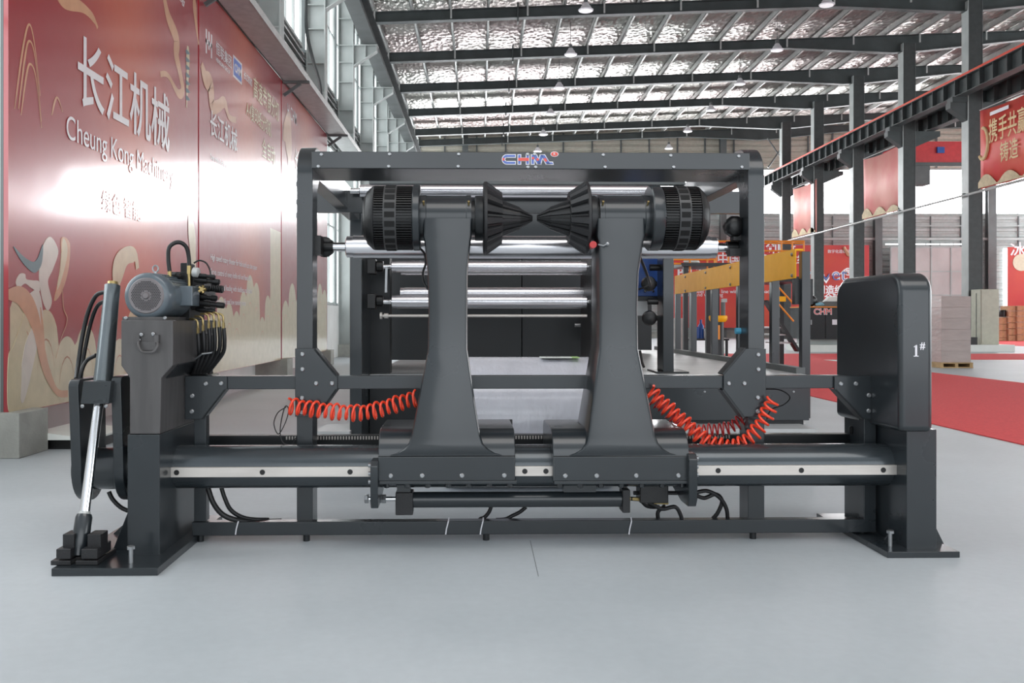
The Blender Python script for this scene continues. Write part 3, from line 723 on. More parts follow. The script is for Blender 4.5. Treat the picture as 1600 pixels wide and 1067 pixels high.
# beige cabinet
t = thing('control_cabinet', 'tall beige control cabinet beside the wrapped pallet stack', 'cabinet', (14.8, 26.2, 0))
MB().box(13.9, 15.4, 25.8, 26.55, 0, .2).build('plinth', PAPER, t)
MB().box(14.52, 15.06, 26, 26.5, .2, 1.81).build('body', BEIGE, t, bevel=.008)
MB().box(14.55, 15.03, 25.985, 26.0, .24, 1.77).build('door', BEIGE, t); MB().box(14.51, 14.52, 26.2, 26.22, .3, 1.7).build('seam', COLM, t)
MB().box(14.14, 14.38, 25.9, 26.1, .2, .42).build('black_box', BLACK, label='small black box at the foot of the beige cabinet', cat='box')
# cardboard stacks
cb_rows = [(1561, 1574, [532, 527, 516, 506, 496]), (1575, 1588, [532, 523, 513, 504, 495, 486, 478]), (1589, 1606, [532, 522, 512, 503, 494, 486, 478])]
for r, (a, c, ys) in enumerate(cb_rows):
    for k in range(len(ys) - 1):
        D = 39 - r * .1; z0 = max(0, wz(ys[k], 39.9)) if k == 0 else wz(ys[k], 39.9)
        z0 = (532 - ys[k]) * 39.9 / F; z1 = (532 - ys[k + 1]) * 39.9 / F
        nm = ['bottom', 'second', 'third', 'fourth', 'fifth', 'sixth'][k]
        e = random.uniform(-.008, .008)
        b = thing('cardboard_box', 'brown cardboard box, %s level of the %s stack from the left at the right edge' % (nm, ['first', 'second', 'third'][r]), 'box', (wx((a + c) / 2, D), D + .3, z0 + .008), 'cardboard boxes')
        MB().box(wx(a, D) + e + .02, wx(c, D) + e - .02, D, D + .6, z0 + .008, z1 - .006).build('carton', CARD, b, bevel=.01)
        MB().box(wx((a + c) / 2, D) - .03, wx((a + c) / 2, D) + .03, D - .004, D, z0 + .02, z1 - .01).build('tape', WOOD, b)
z = (532 - 496) * 39.9 / F + .03
mb = MB(); c = Vector((wx(1570, 39), 39.2, z)); mb.loft([[c + Vector((math.cos(a) * rx, math.sin(a) * .18, h)) for a in [i * math.pi / 8 for i in range(16)]] for h, rx in ((0, .13), (.1, .17), (.22, .16), (.3, .1))]); mb.build('black_bag', BLACK, label='black bag lying on the left cardboard stack', cat='bag')

# black machine cabinet with orange edge
D = 26.0
t = thing('machine_cabinet', 'long black machine cabinet with orange top edge behind the red carpet', 'cabinet', (wx(1290, D), D, 0))
MB().box(wx(1254, D), wx(1345, D), D - .4, D + 1.4, 0, .2).build('plinth', PAPER, t)
MB().box(wx(1264, D), wx(1345, D), D + .25, D + 1.0, .2, .36).build('base', COLL, t)
MB().box(wx(1258, D), wx(1345, D), D, D + 1.2, .36, 1.28).build('body', PAINTD, t, bevel=.01)
MB().box(wx(1257, D), wx(1346, D), D - .02, D + 1.22, 1.28, 1.31).build('top_edge', ORA, t, label='orange edge strip')
for a, c in ((1260, 1288), (1290, 1318)): MB().box(wx(a, D), wx(c, D), D - .015, D, .40, 1.25).build('door', PAINTD, t)
MB().box(wx(1266, D), wx(1268, D), D - .04, D - .015, .78, .92).build('handle', BOLTM, t)
MB().box(wx(1300, D), wx(1309.5, D), D - .02, D - .015, .78, .93).build('label_plate', WHITE, t)
text('lettering', 'CHM', .24, (wx(1271, D), D - .02, 1.08), ((1, 0, 0), (0, 0, 1)), WHITE, t, .003, .012); text('lettering', 'CHM', .24, (wx(1271, D), D - .024, 1.08), ((1, 0, 0), (0, 0, 1)), REDP, t, .003, .0)
def lump(name, label, cat, c, rx, ry, rz, m, e=2.4):
    c = Vector(c); rings = []
    for j in range(9):
        h = j / 8; r = (1 - abs(2 * h - 1) ** e) ** (1 / e) if 0 < h < 1 else .25
        rings.append([c + Vector((math.cos(a) * rx * max(r, .25) * (1 + .06 * math.sin(3 * a + j)), math.sin(a) * ry * max(r, .25), 2 * rz * h)) for a in [i * math.pi / 10 for i in range(20)]])
    return MB().loft(rings).build(name, m, label=label, cat=cat, ang=80)
lump('tool_bag', 'black bag on the machine cabinet with orange edge', 'bag', (wx(1273, D), D + .4, 1.31), .22, .15, .17, BLACK)
lump('cloth', 'crumpled light blue cloth on the machine cabinet', 'cloth', (wx(1285, D), D + .2, 1.31), .13, .1, .06, mat('light_blue_cloth', (.25, .50, .62), .8, noise=.2), 2)
t = MB(); t.box(wx(1292, D), wx(1322, D), D + .2, D + .6, 1.31, 1.46); t.build('steel_tray', COLM, label='grey metal tray on the machine cabinet with orange edge', cat='tray', bevel=.01)
t = MB(); t.prism([(wx(1296, D), 1.461), (wx(1325, D), 1.461), (wx(1322, D), 1.60), (wx(1303, D), 1.60)], 'y', D + .25, D + .55); t.build('paper_bundle', PAPER, label='white paper bundle on the grey metal tray', cat='paper', bevel=.01)

# sheeter platform with orange railings and stair
D = 14.0
t = thing('service_platform', 'dark service platform with orange railings and a stair, behind the yellow guard', 'platform', (wx(1180, D), D, 0))
MB().box(wx(1100, D), wx(1262, D), D, D + 1.2, wz(440, D), wz(432, D)).build('deck', PAINTD, t)
for px in (1104, 1207, 1256):
    for dd in (0.02, 1.12): MB().box(wx(px, D), wx(px, D) + .07, D + dd, D + dd + .07, 0, wz(440, D)).build('leg', PAINTD, t)
def rail(px0, px1, py, Dd): MB().cyl(wp(px0, py, Dd), wp(px1, py, Dd), .014, n=8).build('rail', ORA, t, label='orange rail')
rail(1118, 1257, 377, D); rail(1118, 1257, 392, D); rail(1046, 1118, 405.5, D - .8); rail(1046, 1118, 412, D - .8); rail(1195, 1257, 380, D + 1.2)
for px in (1119, 1138, 1160, 1221, 1238, 1256): MB().cyl(wp(px, 377, D), wp(px, 432, D), .014, n=8).build('rail_post', ORA, t, label='orange rail post')
for px in (1078, 1105, 1116): 
    q = wp(px, 405.5, D - .8); MB().cyl(q, Vector((q.x, q.y, wz(433, D))), .014, n=8).build('rail_post', ORA, t, label='orange rail post')
MB().box(wx(1046, D), wx(1118, D), D - .85, D - .02, wz(421, D), wz(416, D)).build('side_deck', PAINTD, t)
for px in (1050, 1096): MB().box(wx(px, D), wx(px, D) + .07, D - .8, D - .73, 0, wz(421, D)).build('leg', PAINTD, t)
# stair descends to the right
Ds = D - .7
for dd in (0, .55):
    MB().bar(wp(1196, 470, Ds + dd), wp(1246, 548, Ds + dd), .04, .16, up=(0, 1, 0)).build('stringer', PAINTD, t)
for (a, c) in ((1207, 510.5), (1217, 522), (1229, 535)):
    q = wp(a, c, Ds); MB().box(q.x - .14, q.x + .16, Ds, Ds + .55, q.z - .02, q.z).build('tread', DECKM, t, label='pale steel tread')
MB().cyl(wp(1206, 437, Ds), wp(1240, 475, Ds), .014, n=8).build('handrail', ORA, t, label='orange sloping handrail')
MB().cyl(wp(1206, 463, Ds), wp(1240, 502, Ds), .014, n=8).build('handrail', ORA, t, label='orange sloping handrail')
MB().box(wx(1205, D), wx(1228, D), D + .0, D + .1, wz(471, D), wz(463, D)).build('toe_beam', YEL, t, label='yellow beam')
# white sacks on the platform end
lump('white_sack', 'pale sack lying on the service platform, left one', 'sack', (wx(1070, D), D - .45, wz(416, D) + .002), .12, .1, .04, PAPER)
lump('white_sack', 'pale sack lying on the service platform, right one', 'sack', (wx(1130, D), D + .3, wz(432, D) + .002), .12, .1, .07, PAPER)

# turntable drum and servo (small machine parts seen between guard posts)
D = 12.5
t = thing('palletising_arm', 'small machine with a yellow round table and grey motor between the guard posts', 'machine', (wx(1128, D), D, 0))
c = Vector((wx(1128, D), D + .2, 0))
MB().lathe(c + Vector((0, 0, wz(503, D))), (0, 0, 1), [(0, .10), (.03, .125), (.075, .13), (.09, .12)], 24).build('round_table', YEL, t, label='yellow round table')
MB().lathe(c, (0, 0, 1), [(0, .11), (.05, .10), (.55, .08), (wz(503, D), .08)], 16).build('pedestal', PAINTD, t)
q = c + Vector((.07, 0, wz(493, D))); MB().cyl(q, q + Vector((0, 0, .19)), .032, n=16).build('motor', COLM, t); MB().box(q.x - .02, q.x + .05, q.y - .03, q.y + .03, q.z + .19, q.z + .24).build('motor_cap', COLL, t)
MB().box(wx(1114, D), wx(1122, D), D - .1, D, wz(530, D), wz(508, D)).build('side_post', ORA, t)
MB().box(wx(1113, D), wx(1150, D), D - .2, D + .4, 0, .12).build('base', PAINTD, t)
q = wp(1090, 530, 15); 
q.x += .17; tb = thing('work_table', 'low dark work table behind the guard posts', 'table', (q.x, 15.5, 0))
ztab = wz(529, 15.6)
MB().box(q.x - .25, q.x + .5, 15.5, 16.0, ztab - .03, ztab).build('tabletop', PAINTD, tb)
for a in (q.x - .22, q.x + .46):
    for e in (15.53, 15.95): MB().box(a - .02, a + .02, e - .02, e + .02, 0, ztab - .03).build('leg', PAINTD, tb)
for k, (px, hh, mm, lb) in enumerate(((1086, 19, BLUEM, 'light blue crate'), (1095, 32, BLUEM, 'blue bottle'), (1104, 16, PAPER, 'white canister'))):
    zz = ztab; m = MB(); x = wx(px, 15.7)
    if k == 1: m.lathe((x, 15.7, zz), (0, 0, 1), [(0, .05), (.22, .05), (.27, .02), (.33, .02)], 14)
    else: m.box(x - .06, x + .05, 15.6, 15.7, zz, zz + hh * 15 / F)
    m.build(['crate', 'bottle', 'canister'][k], mm, label=lb + ' on the low dark work table', cat=['crate', 'bottle', 'canister'][k], bevel=0 if k == 1 else .006)

# ================================================================== SHEETER (behind the roll stand)
t = SH = thing('sheeter', 'dark sheet-cutting machine with pale deck, rollers and yellow guard behind the roll stand', 'machine', (.6, 6, 0))
XG = 2.13
dk = MB().box(-.72, XG, 5.85, 10.8, .54, .56).build('deck', DECKM, t, label='pale steel deck')
MB().box(XG - .03, XG + .03, 5.95, 10.8, .56, .60).build('deck_curb', COLM, t)
MB().box(-.72, .8, 5.85, 5.9, .10, .54).build('front_panel', PAINTD, t)
fpn = MB().box(.86, XG + .02, 5.85, 5.9, .26, .54).build('front_panel', PAINT, t, bevel=.003)
for px in (1101, 1240): 
    q = wp(px, 612, 5.85); inst('bolt', BOLTS, fpn, (q.x, 5.85, q.z))
MB().box(-.72, XG, 5.9, 10.8, .06, .5).build('under_frame', PAINTD, t)
MB().box(1.0, 2.1, 5.6, 5.95, .12, .235).build('pedal_step', DECKM, t)
for x in (-.66, .4, 1.3, XG - .1):
    for y in (6.2, 10.2): MB().box(x - .05, x + .05, y - .05, y + .05, 0, .07).build('foot', PAINTD, t)
# left side plate and inner plate
sp = MB().box(-.80, -.725, 5.5, 7.0, 0, 1.72).build('side_plate', PAINT, t, bevel=.006)
MB().box(-.725, -.60, 5.95, 6.1, .56, 1.72).build('post', PAINTD, t)
MB().box(-.98, -.80, 5.45, 5.8, .0, .21).build('foot_box', PAINTD, t); MB().box(-1.0, -.79, 5.43, 5.82, .21, .24).build('foot_top', DECKM, t)
for py in (443, 502, 560): MB().cyl((-.80, 5.6, wz(py, 5.5)), (-.81, 5.6, wz(py, 5.5)), .008, n=8).build('bolt', BOLTM, sp)
MB().box(wx(1036, 6), wx(1053, 6), 6.0, 6.2, .56, 1.5).build('post', PAINT, t, bevel=.004)
MB().box(wx(1036, 6) - .05, wx(1053, 6) + .09, 5.95, 6.3, .56, .572).build('post_foot', PAINTD, t)
# dark cabinet behind the rollers
MB().box(-.95, .37, 8.0, 8.6, .56, 1.55).build('rear_cabinet', PAINTD, t, bevel=.005); MB().box(.376, 1.3, 8.0, 8.6, .56, 1.55).build('rear_cabinet', PAINTD, t, bevel=.005)
MB().box(.95, 1.8, 9.4, 9.8, .60, 1.2).build('rear_cabinet', PAINTD, t)
MB().box(.86, 1.21, 6.9, 7.6, .74, 1.02).build('rear_box', PAINTD, t)
MB().box(-.72, 1.25, 5.75, 5.95, wz(372, 5.75), wz(311, 5.75)).build('cross_beam', PAINT, t, bevel=.004)
MB().box(-.72, 1.25, 5.65, 5.75, wz(320, 5.65), wz(313, 5.65)).build('trim_bar', PAINT, t)
def roller(px0, px1, pyt, pyb, D, parent, shaft=True, m=ALU, pre=lambda a, b, c: wp(a, b, c), nm='roller'):
    c0 = pre(px0, (pyt + pyb) / 2, D); c1 = pre(px1, (pyt + pyb) / 2, D); c1.z = c0.z = (c0.z + c1.z) / 2; c0.y = c1.y = D
    r = (pyb - pyt) / 2 * D / F; e = .006
    L_ = (c1 - c0).length
    o = MB().lathe(c0, c1 - c0, [(0, r * .8), (.004, r * .94), (.03, r * .94), (.031, r), (L_ - .031, r), (L_ - .03, r * .94), (L_ - .004, r * .94), (L_, r * .8)], 40).build(nm, m, parent)
    if shaft:
        d = (c1 - c0).normalized(); MB().cyl(c0 - d * .05, c0, r * .42, n=16).build('shaft', CHROME, o); MB().cyl(c1, c1 + d * .05, r * .42, n=16).build('shaft', CHROME, o)
    return c0, c1, r
roller(611.5, 917, 407.5, 426, 5.6, t); roller(626, 917, 410, 430, 5.9, t, False)
roller(612, 917, 461, 482, 5.6, t); roller(625, 917, 449, 468, 5.95, t, False)
roller(590, 930, 366, 383, 5.9, t, False)
for yy in (416, 470):
    q = wp(588, yy, 5.6); m = MB(); m.box(q.x - .055, q.x + .0, 5.55, 5.66, q.z - .05, q.z + .045); m.cyl(q, q + Vector((.045, 0, 0)), .034, n=16); m.build('bearing', BLACK, t, bevel=.006)
    q = wp(922, yy, 5.6); m = MB(); m.box(q.x, q.x + .06, 5.55, 5.66, q.z - .05, q.z + .045); m.build('bearing', BLACK, t, bevel=.006)
MB().box(wx(921, 5.6), wx(930, 5.6), 5.5, 6.1, .56, 1.5).build('side_plate', PAINTD, t, bevel=.004)
q0 = wp(594, 493.5, 5.5); q1 = wp(917, 493.5, 5.5); m = MB(); m.cyl(q0, q1, .009, n=12); m.cyl(q0, q0 + Vector((.012, 0, 0)), .022, n=8); m.cyl(q0 + Vector((.025, 0, 0)), q0 + Vector((.05, 0, 0)), .016, n=12); m.build('tie_rod', STEEL, t)
MB().bar(wp(604, 418, 5.52), wp(603, 457, 5.52), .014, .014, up=(0, 1, 0)).build('link', BOLTM, t)
q = wp(898, 508, 7.7); MB().cyl(q, q + Vector((.13, 0, 0)), .016, n=12).build('air_cylinder', BOLTM, t)
# blue drive box, hand wheels
bx = MB().box(wx(985, 6.3), wx(1034, 6.3), 6.3, 6.6, wz(463, 6.3), wz(404, 6.3)).build('drive_box', BLUEM, t, label='blue drive box', bevel=.006)
for a, c in ((1008, 455), (1021, 455)): 
    q = wp(a, c, 6.3); inst('bolt', BOLTD, bx, q)
MB().box(wx(985, 6.3), wx(1012, 6.3), 6.3, 6.5, wz(493, 6.3), wz(470, 6.3)).build('valve_box', DECKM, t)
MB().box(wx(985, 6.3), wx(1030, 6.3), 6.28, 6.5, wz(470, 6.3), wz(463, 6.3)).build('bracket', PAINTD, t)
for a, c in ((1015, 443), (1016, 497)):
    q = wp(a, c, 6.05); m = MB(); m.lathe(q, (0, 1, 0), [(0, .02), (.01, .045), (.03, .052), (.05, .045), (.07, .02)], 20); m.cyl(q + Vector((0, .06, 0)), q + Vector((.06, .06, 0)), .018, n=12); m.build('hand_knob', BLACK, t)
for a, c in ((1015, 418), (1012, 471)):
    q = wp(a, c, 6.1); MB().cyl(q, q + Vector((.07, 0, 0)), .022, n=16).build('bearing', BLACK, t)
m = MB(); m.tube(catmull([wp(1003, 410, 6), wp(1010, 428, 5.98), wp(1014, 440, 6.0)], False), .008); m.tube(catmull([wp(998, 452, 6), wp(1006, 449, 5.98), wp(1013, 445, 6.0)], False), .006); m.tube(catmull([wp(1000, 548, 6.6), wp(1003, 565, 6.55), wp(1006, 573, 6.5)], False), .01); m.build('cable', RUBBER, t)
# yellow guard along the right of the deck with its posts
zt, zb = 1.382, 1.196
yg = MB().box(XG - .012, XG - .004, 6.02, 9.75, zb, zt).build('guard_panel', YEL, t, label='yellow guard panel', bevel=.002)
MB().box(XG - .012, XG + .04, 6.02, 9.75, zt, zt + .012).build('guard_lip', YEL, t)
for px in (1247.5, 1201, 1149, 1109, 1077, 1053):
    D = XG * F / (px - VX); z0 = .26 if px > 1240 else .56
    MB().box(XG + .013, XG + .07, D - .03, D + .03, z0, zt - .01).build('guard_post', PAINT, t, bevel=.003)
GB = mesh_of(MB().lathe((0, 0, 0), (-1, 0, 0), [(0, .012), (.008, .012), (.012, .006)], 10), 'bolt', BOLTM)
for px in (1241, 1144, 1105, 1073):
    D = XG * F / (px - VX)
    for z in (zt - .022, zb + .02): inst('bolt', GB, yg, (XG - .012, D, z))
MB().box(XG - .02, XG + .10, 6.0, 6.06, 1.02, 1.19).build('guard_end_beam', PAINTD, t)

# paper roll wrapped in film
t = thing('paper_roll', 'film-wrapped white paper roll lying on the floor behind the two arms', 'paper roll', (.27, 5.0, 0))
m = MB(); n = 64; rr = [(0, .10), (.0, .34), (.01, .355), (.94, .355), (.95, .34), (.95, .10)]
m.lathe((-.21, 5.0, .355), (1, 0, 0), rr, n); m.build('wrapped_roll', FILM, t)
MB().cyl((-.235, 5.0, .355), (.765, 5.0, .355), .055, n=20).build('core', CARD, t)
t = thing('label_sheet', 'paper label sheet with a green end lying on the wrapped roll', 'paper', wp(872, 562, 4.95))
p0 = Vector((.33, 4.93, .7125)); 
MB().box(.33, .50, 4.86, 4.98, .708, .7125).build('sheet', PAPER, t); MB().box(.50, .54, 4.86, 4.98, .708, .713).build('end_band', GREEN, t, label='green end band')
text('lettering', 'PAPER', .03, (.36, 4.90, .713), ((1, 0, 0), (0, 1, 0)), COLM, t, .0005)

# ================================================================== FRAME WITH GUIDE ROLLERS
FR = thing('guide_roller_frame', 'slate grey gantry frame with letters on its header, holding the guide rollers', 'frame', (0, 3.9, 0), mach=True)
DF = 3.70
def fbar(px0, px1, py0, py1, D0, D1, name, parent, m=PAINT, bevel=.003, ref=None):
    rp = ref or (px0 + px1) / 2
    a = lp(px0, py0, D0); c = lp(px1, py1, D0); zt_ = mz(py0, D0, rp); zb_ = mz(py1, D0, rp)
    return MB().box(a.x, c.x, D0, D1, zb_, zt_).build(name, m, parent, bevel=bevel)
# lower frame
fbar(300, 1369, 814, 835, DF, DF + .05, 'bottom_rail', FR, ref=750)
fbar(296, 1369, 587, 607.5, DF, DF + .05, 'middle_rail', FR, ref=750)
fbar(303, 322, 607, 815, DF, DF + .05, 'end_post', FR); fbar(1350, 1369, 607, 814, DF, DF + .05, 'end_post', FR)
Dp = 3.735; ztop = mz(223, Dp); zsb = 1.52
for a in (310, 477, 760, 1180, 1352):
    q = lp(a, 830, DF); MB().cyl((q.x, DF + .03, 0), (q.x, DF + .03, mz(835, DF, 750) + .001), .014, n=12).build('foot', PAINTD, FR)
for side, (pa, pb) in enumerate(((463.6, 488.6), (1169, 1194.5))):
    xa, xb = mx(pa, Dp), mx(pb, Dp)
    prof = [(Dp, mz(832, DF, 750)), (Dp, ztop - .14)]
    prof += [(Dp + .14 - .14 * math.cos(a), ztop - .14 + .14 * math.sin(a)) for a in [i * math.pi / 16 for i in range(1, 9)]]
    prof += [(5.45, ztop), (5.45, zsb), (Dp + .17, zsb - .0), (Dp + .12, zsb - .06), (Dp + .12, mz(832, DF, 750))]
    sf = MB().prism([(y, z) for y, z in prof], 'x', xa, xb).build('side_frame', PAINT, FR, bevel=.003)
    # raised rim along the top edge of the inner face
    for py in ((285, 313, 334) if side == 0 else (350,)):
        z = mz(py, Dp, pa); xs = xa if side == 0 else xb
        MB().cyl((xs, Dp + .05, z), (xs + (-.01 if side == 0 else .01), Dp + .05, z), .012, n=10).build('bolt', BOLTM, sf)
    # gusset plate with bolts
    dx = 0 if side == 0 else None
    if side == 0:
        poly = [(461, 544.5), (492.5, 544.5), (527, 586.5), (527, 609), (497, 651), (461, 651)]
        blts = [(472.7, 553.5), (472.7, 577), (494, 599), (519, 599), (472, 622), (471.5, 644.5)]
    else:
        poly = [(1197, 545), (1166, 545), (1131, 586), (1131, 608), (1163, 651), (1197, 651)]
        blts = [(1184.7, 554), (1184.9, 577), (1138.7, 599), (1163, 599), (1184, 621), (1183.7, 643)]
    Dg = DF - .014
    P = [lp(a, c, Dg) for a, c in poly]
    gp = MB().prism([(q.x, q.z) for q in P], 'y', Dg, Dg + .012).build('gusset_plate', PAINT, FR, bevel=.0015)
    for a, c in blts: inst('bolt', BOLT, gp, lp(a, c, Dg))
    # folded edge behind the sloping sides
    q = [lp(a, c, Dg) for a, c in ((poly[1], poly[2]) if 1 else ())]
    for (ia, ib) in ((1, 2), (3, 4)):
        a, c = P[ia], P[ib]; MB().bar((a.x, Dg + .045, a.z), (c.x, Dg + .045, c.z), .075, .012, up=(0, 1, 0)) 
        mb = MB(); e = (c - a).normalized(); nn = Vector((e.z, 0, -e.x)) * .008
        mb.add([a, c, c + nn, a + nn] + [v + Vector((0, .07, 0)) for v in (a, c, c + nn, a + nn)], [(0, 1, 2, 3), (7, 6, 5, 4), (0, 4, 5, 1), (1, 5, 6, 2), (2, 6, 7, 3), (3, 7, 4, 0)]); mb.build('folded_edge', PAINTD, gp)
# end gussets
for poly, blts in (([(289, 587.5), (354.5, 587.5), (354.5, 607), (317, 655), (289, 655)], [(321.6, 599.7), (345.5, 599), (300.4, 618.5), (299.7, 643)]),
                   ([(1304, 588), (1369.5, 588), (1369.5, 655), (1348, 655), (1304, 608)], [(1313.6, 599.6), (1337, 599.6), (1357.4, 617.6), (1357, 642)])):
    Dg = DF - .012; P = [lp(a, c, Dg) for a, c in poly]
    gp = MB().prism([(q.x, q.z) for q in P], 'y', Dg, Dg + .010).build('gusset_plate', PAINT, FR, bevel=.0015)
    for a, c in blts: inst('bolt', BOLT, gp, lp(a, c, Dg))
    a, c = (P[2], P[3]) if poly[0][0] < 700 else (P[4], P[3])
    mb = MB(); mb.add([a, c, c + Vector((-.008 if poly[0][0] < 700 else .008, 0, 0)), a + Vector((-.008 if poly[0][0] < 700 else .008, 0, 0))] + [v + Vector((0, .06, 0)) for v in (a, c, c, a)], [(0, 1, 2, 3), (7, 6, 5, 4), (0, 4, 5, 1), (1, 5, 6, 2), (2, 6, 7, 3), (3, 7, 4, 0)]); mb.build('folded_edge', PAINTD, gp)
# header
hz1, hz0 = mz(237.5, Dp - .01), mz(264, Dp - .01)
xa, xb = mx(488, Dp), mx(1170, Dp)
hd = MB().box(xa, xb, Dp - .012, 4.06, hz0, hz1).build('header', PAINT, FR, bevel=.003)
for a, c in ((502.5, 237.5 + 4), (609, 238 + 3), (717, 241), (824.5, 241), (835.5, 241), (942.6, 242), (1048, 243), (1154, 244), (497.7, 260), (607.5, 260), (716, 260), (825, 261), (837, 261), (945.5, 261.4), (1052.5, 262), (1159, 262.5)):
    inst('bolt', BOLTS, hd, lp(a, min(c, 261), Dp - .012))
# logo: white backing, two-tone letters, ring mark
AXM = ((1, 0, 0), (0, 0, 1))
def logo(par, p, size, ax):
    n = Vector(ax[0]).cross(Vector(ax[1]))
    s = size
    def seg(polys, m, d, nm):
        mb = MB()
        for P in polys: mb.prism([(p.x + a * s, p.z + c * s) for a, c in P], 'y', p.y - d, p.y - d + .001)
        mb.build(nm, m, par)
    def letters(g):
        w0 = .17 + g * 2
        def rect(a, b, c, d): return [(a - g, b - g), (c + g, b - g), (c + g, d + g), (a - g, d + g)]
        C = []
        for k in range(8):
            t0, t1 = math.pi / 2 + k * math.pi / 8, math.pi / 2 + (k + 1) * math.pi / 8; ro, ri = .39 + g, .21 - g
            C.append([(.42 + ro * 1.0 * math.cos(t0), .39 + ro * math.sin(t0)), (.42 + ro * math.cos(t1), .39 + ro * math.sin(t1)), (.42 + ri * math.cos(t1), .39 + ri * math.sin(t1)), (.42 + ri * math.cos(t0), .39 + ri * math.sin(t0))])
        C += [rect(.42, 0, 1.15, .18), rect(.42, .60, 1.15, .78)]
        H = [rect(1.42, 0, 1.62, .78), rect(2.15, 0, 2.35, .78), rect(1.62, .30, 2.15, .48)]
        M = [rect(2.60, 0, 2.80, .78), [(2.70 - g, .78 + g), (3.02 + g * .6, .78 + g), (3.42 + g, -g), (3.12 - g, -g)], [(3.12 - g, -g), (3.38 + g, -g), (3.62 + g, .78 + g), (3.40 - g, .78 + g)],
             [(3.40 - g, .78 + g), (3.74 + g * .6, .78 + g), (4.26 + g, -g), (3.94 - g, -g)], [(3.94 - g, -g), (4.50 + g, -g), (4.42 + g, .14 + g), (3.94 - g, .14 + g)]]
        return C, H, M
    a, b_, c = letters(.07); seg(a + b_ + c, WHITE, .0015, 'logo_backing')
    a, b_, c = letters(0); seg(a, BLUE, .0028, 'logo_letter'); seg(b_, BLUE, .0028, 'logo_letter'); seg(c, BLUE, .0028, 'logo_letter')
    for pp in ([(.04, .28), (.21, .28), (.21, .50), (.04, .50)], [(1.42, .26), (2.35, .26), (2.35, .52), (1.42, .52)], [(2.62, .40), (2.82, .40), (2.82, .60), (2.62, .60)], [(2.98, .46), (3.18, .52), (3.28, .32), (3.08, .26)], [(3.62, .46), (3.84, .52), (4.00, .22), (3.80, .20)]): seg([pp], REDP, .0040, 'logo_accent')
    q = Vector((p.x + 4.62 * s, p.y, p.z + .86 * s))
    seg([[(4.62 + .36 * math.cos(t_), .86 + .24 * math.sin(t_)) for t_ in [i * math.pi / 12 for i in range(24)]]], WHITE, .0030, 'logo_ring')
    seg([[(4.62 + .30 * math.cos(t_), .86 + .19 * math.sin(t_)) for t_ in [i * math.pi / 12 for i in range(24)]]], REDP, .0042, 'logo_ring')
    text('lettering', 'R', .34 * s, (p.x + 4.50 * s, p.y - .0055, p.z + .745 * s), ax, WHITE, par, .001)
p = lp(784.5, 256, Dp - .012); logo(FR, p, .0472, AXM)
# big guide roller
c0, c1, r = roller(541, 1119, 368, 403.5, 3.89, FR, False, pre=lambda a, b, c: lp(a, b if a < 700 else b + 1, c), nm='guide_roller')
MB().cyl(c0 - Vector((.055, 0, 0)), c0, .020, n=20).build('roller_shaft', CHROME, FR); MB().cyl(c1, c1 + Vector((.05, 0, 0)), .020, n=20).build('roller_shaft', CHROME, FR)
m = MB(); q = c0 - Vector((.055, 0, 0)); m.cyl(q - Vector((.05, 0, 0)), q, .024, n=18); m.box(mx(488, 3.86), mx(505, 3.86), 3.79, 3.87, c0.z - .04, c0.z + .04); m.lathe((mx(505, 3.86), 3.88, c0.z), (0, 1, 0), [(0, .03), (.01, .044), (.03, .044), (.04, .03)], 24)
m.build('bearing_block', BLACK, FR)
m = MB(); q = c1 + Vector((.045, 0, 0)); m.cyl(q, q + Vector((.1, 0, 0)), .028, n=18); m.build('bearing_block', BLACK, FR)
m = MB(); k0 = lp(1147, 354, 3.84); m.lathe(k0 + Vector((0, -.035, 0)), (0, 1, 0), [(0, .02), (.008, .038), (.02, .046), (.05, .046), (.065, .03)], 10); m.cyl(lp(1157, 370, 3.86), lp(1157, 400, 3.86), .008, n=8); a = lp(1145, 396, 3.86); m.box(a.x - .02, a.x + .06, 3.83, 3.88, a.z - .012, a.z + .02); a = lp(1145, 372, 3.84); m.box(a.x, a.x + .055, 3.83, 3.88, a.z - .01, a.z + .02)
m.build('adjusting_knob', BLACK, FR)
roller(562, 1022, 288.5, 310, 4.82, FR, True, pre=lp, nm='guide_roller')
a = lp(578, 284, 4.7); c = lp(1068, 288, 4.7); MB().box(a.x, c.x, 4.66, 4.72, mz(289, 4.7), mz(283.5, 4.7)).build('tie_bar', COLM, FR)
a = lp(494, 300, 4.88); c = lp(1166, 300, 4.88); MB().box(a.x, c.x, 4.88, 4.93, 1.50, 1.62).build('rear_cross_tube', PAINT, FR)
# nylon cable ties on the bottom rail
for a in (371, 699, 753, 985):
    q = lp(a, 815, DF - .002); m = MB(); m.tube([q + Vector((.006, .02, .012)), q + Vector((.004, -.002, .002)), q + Vector((-.004, -.004, -.03)), q + Vector((-.007, -.004, -.052))], .0028, 6); m.build('cable_tie', WHITE, FR, label='white cable tie')
# small air unit on the right post
m = MB(); q = lp(1149, 517, 3.84); m.cyl(q, q + Vector((.035, 0, 0)), .014, n=14); o = m.build('air_filter', mat('light_blue_plastic', (.10, .42, .62), .3), FR, label='light blue air filter'); MB().cyl(q + Vector((.035, 0, 0)), q + Vector((.06, 0, 0)), .010, n=12).build('fitting', BOLTM, o)

# ================================================================== ROLL STAND
RS = thing('roll_stand', 'slate grey hydraulic roll stand with two end columns joined by a thick tube', 'machine', (0, 3.7, 0), mach=True)
TD = 3.64; TR = .0858; TZ = mz(727.5, TD)
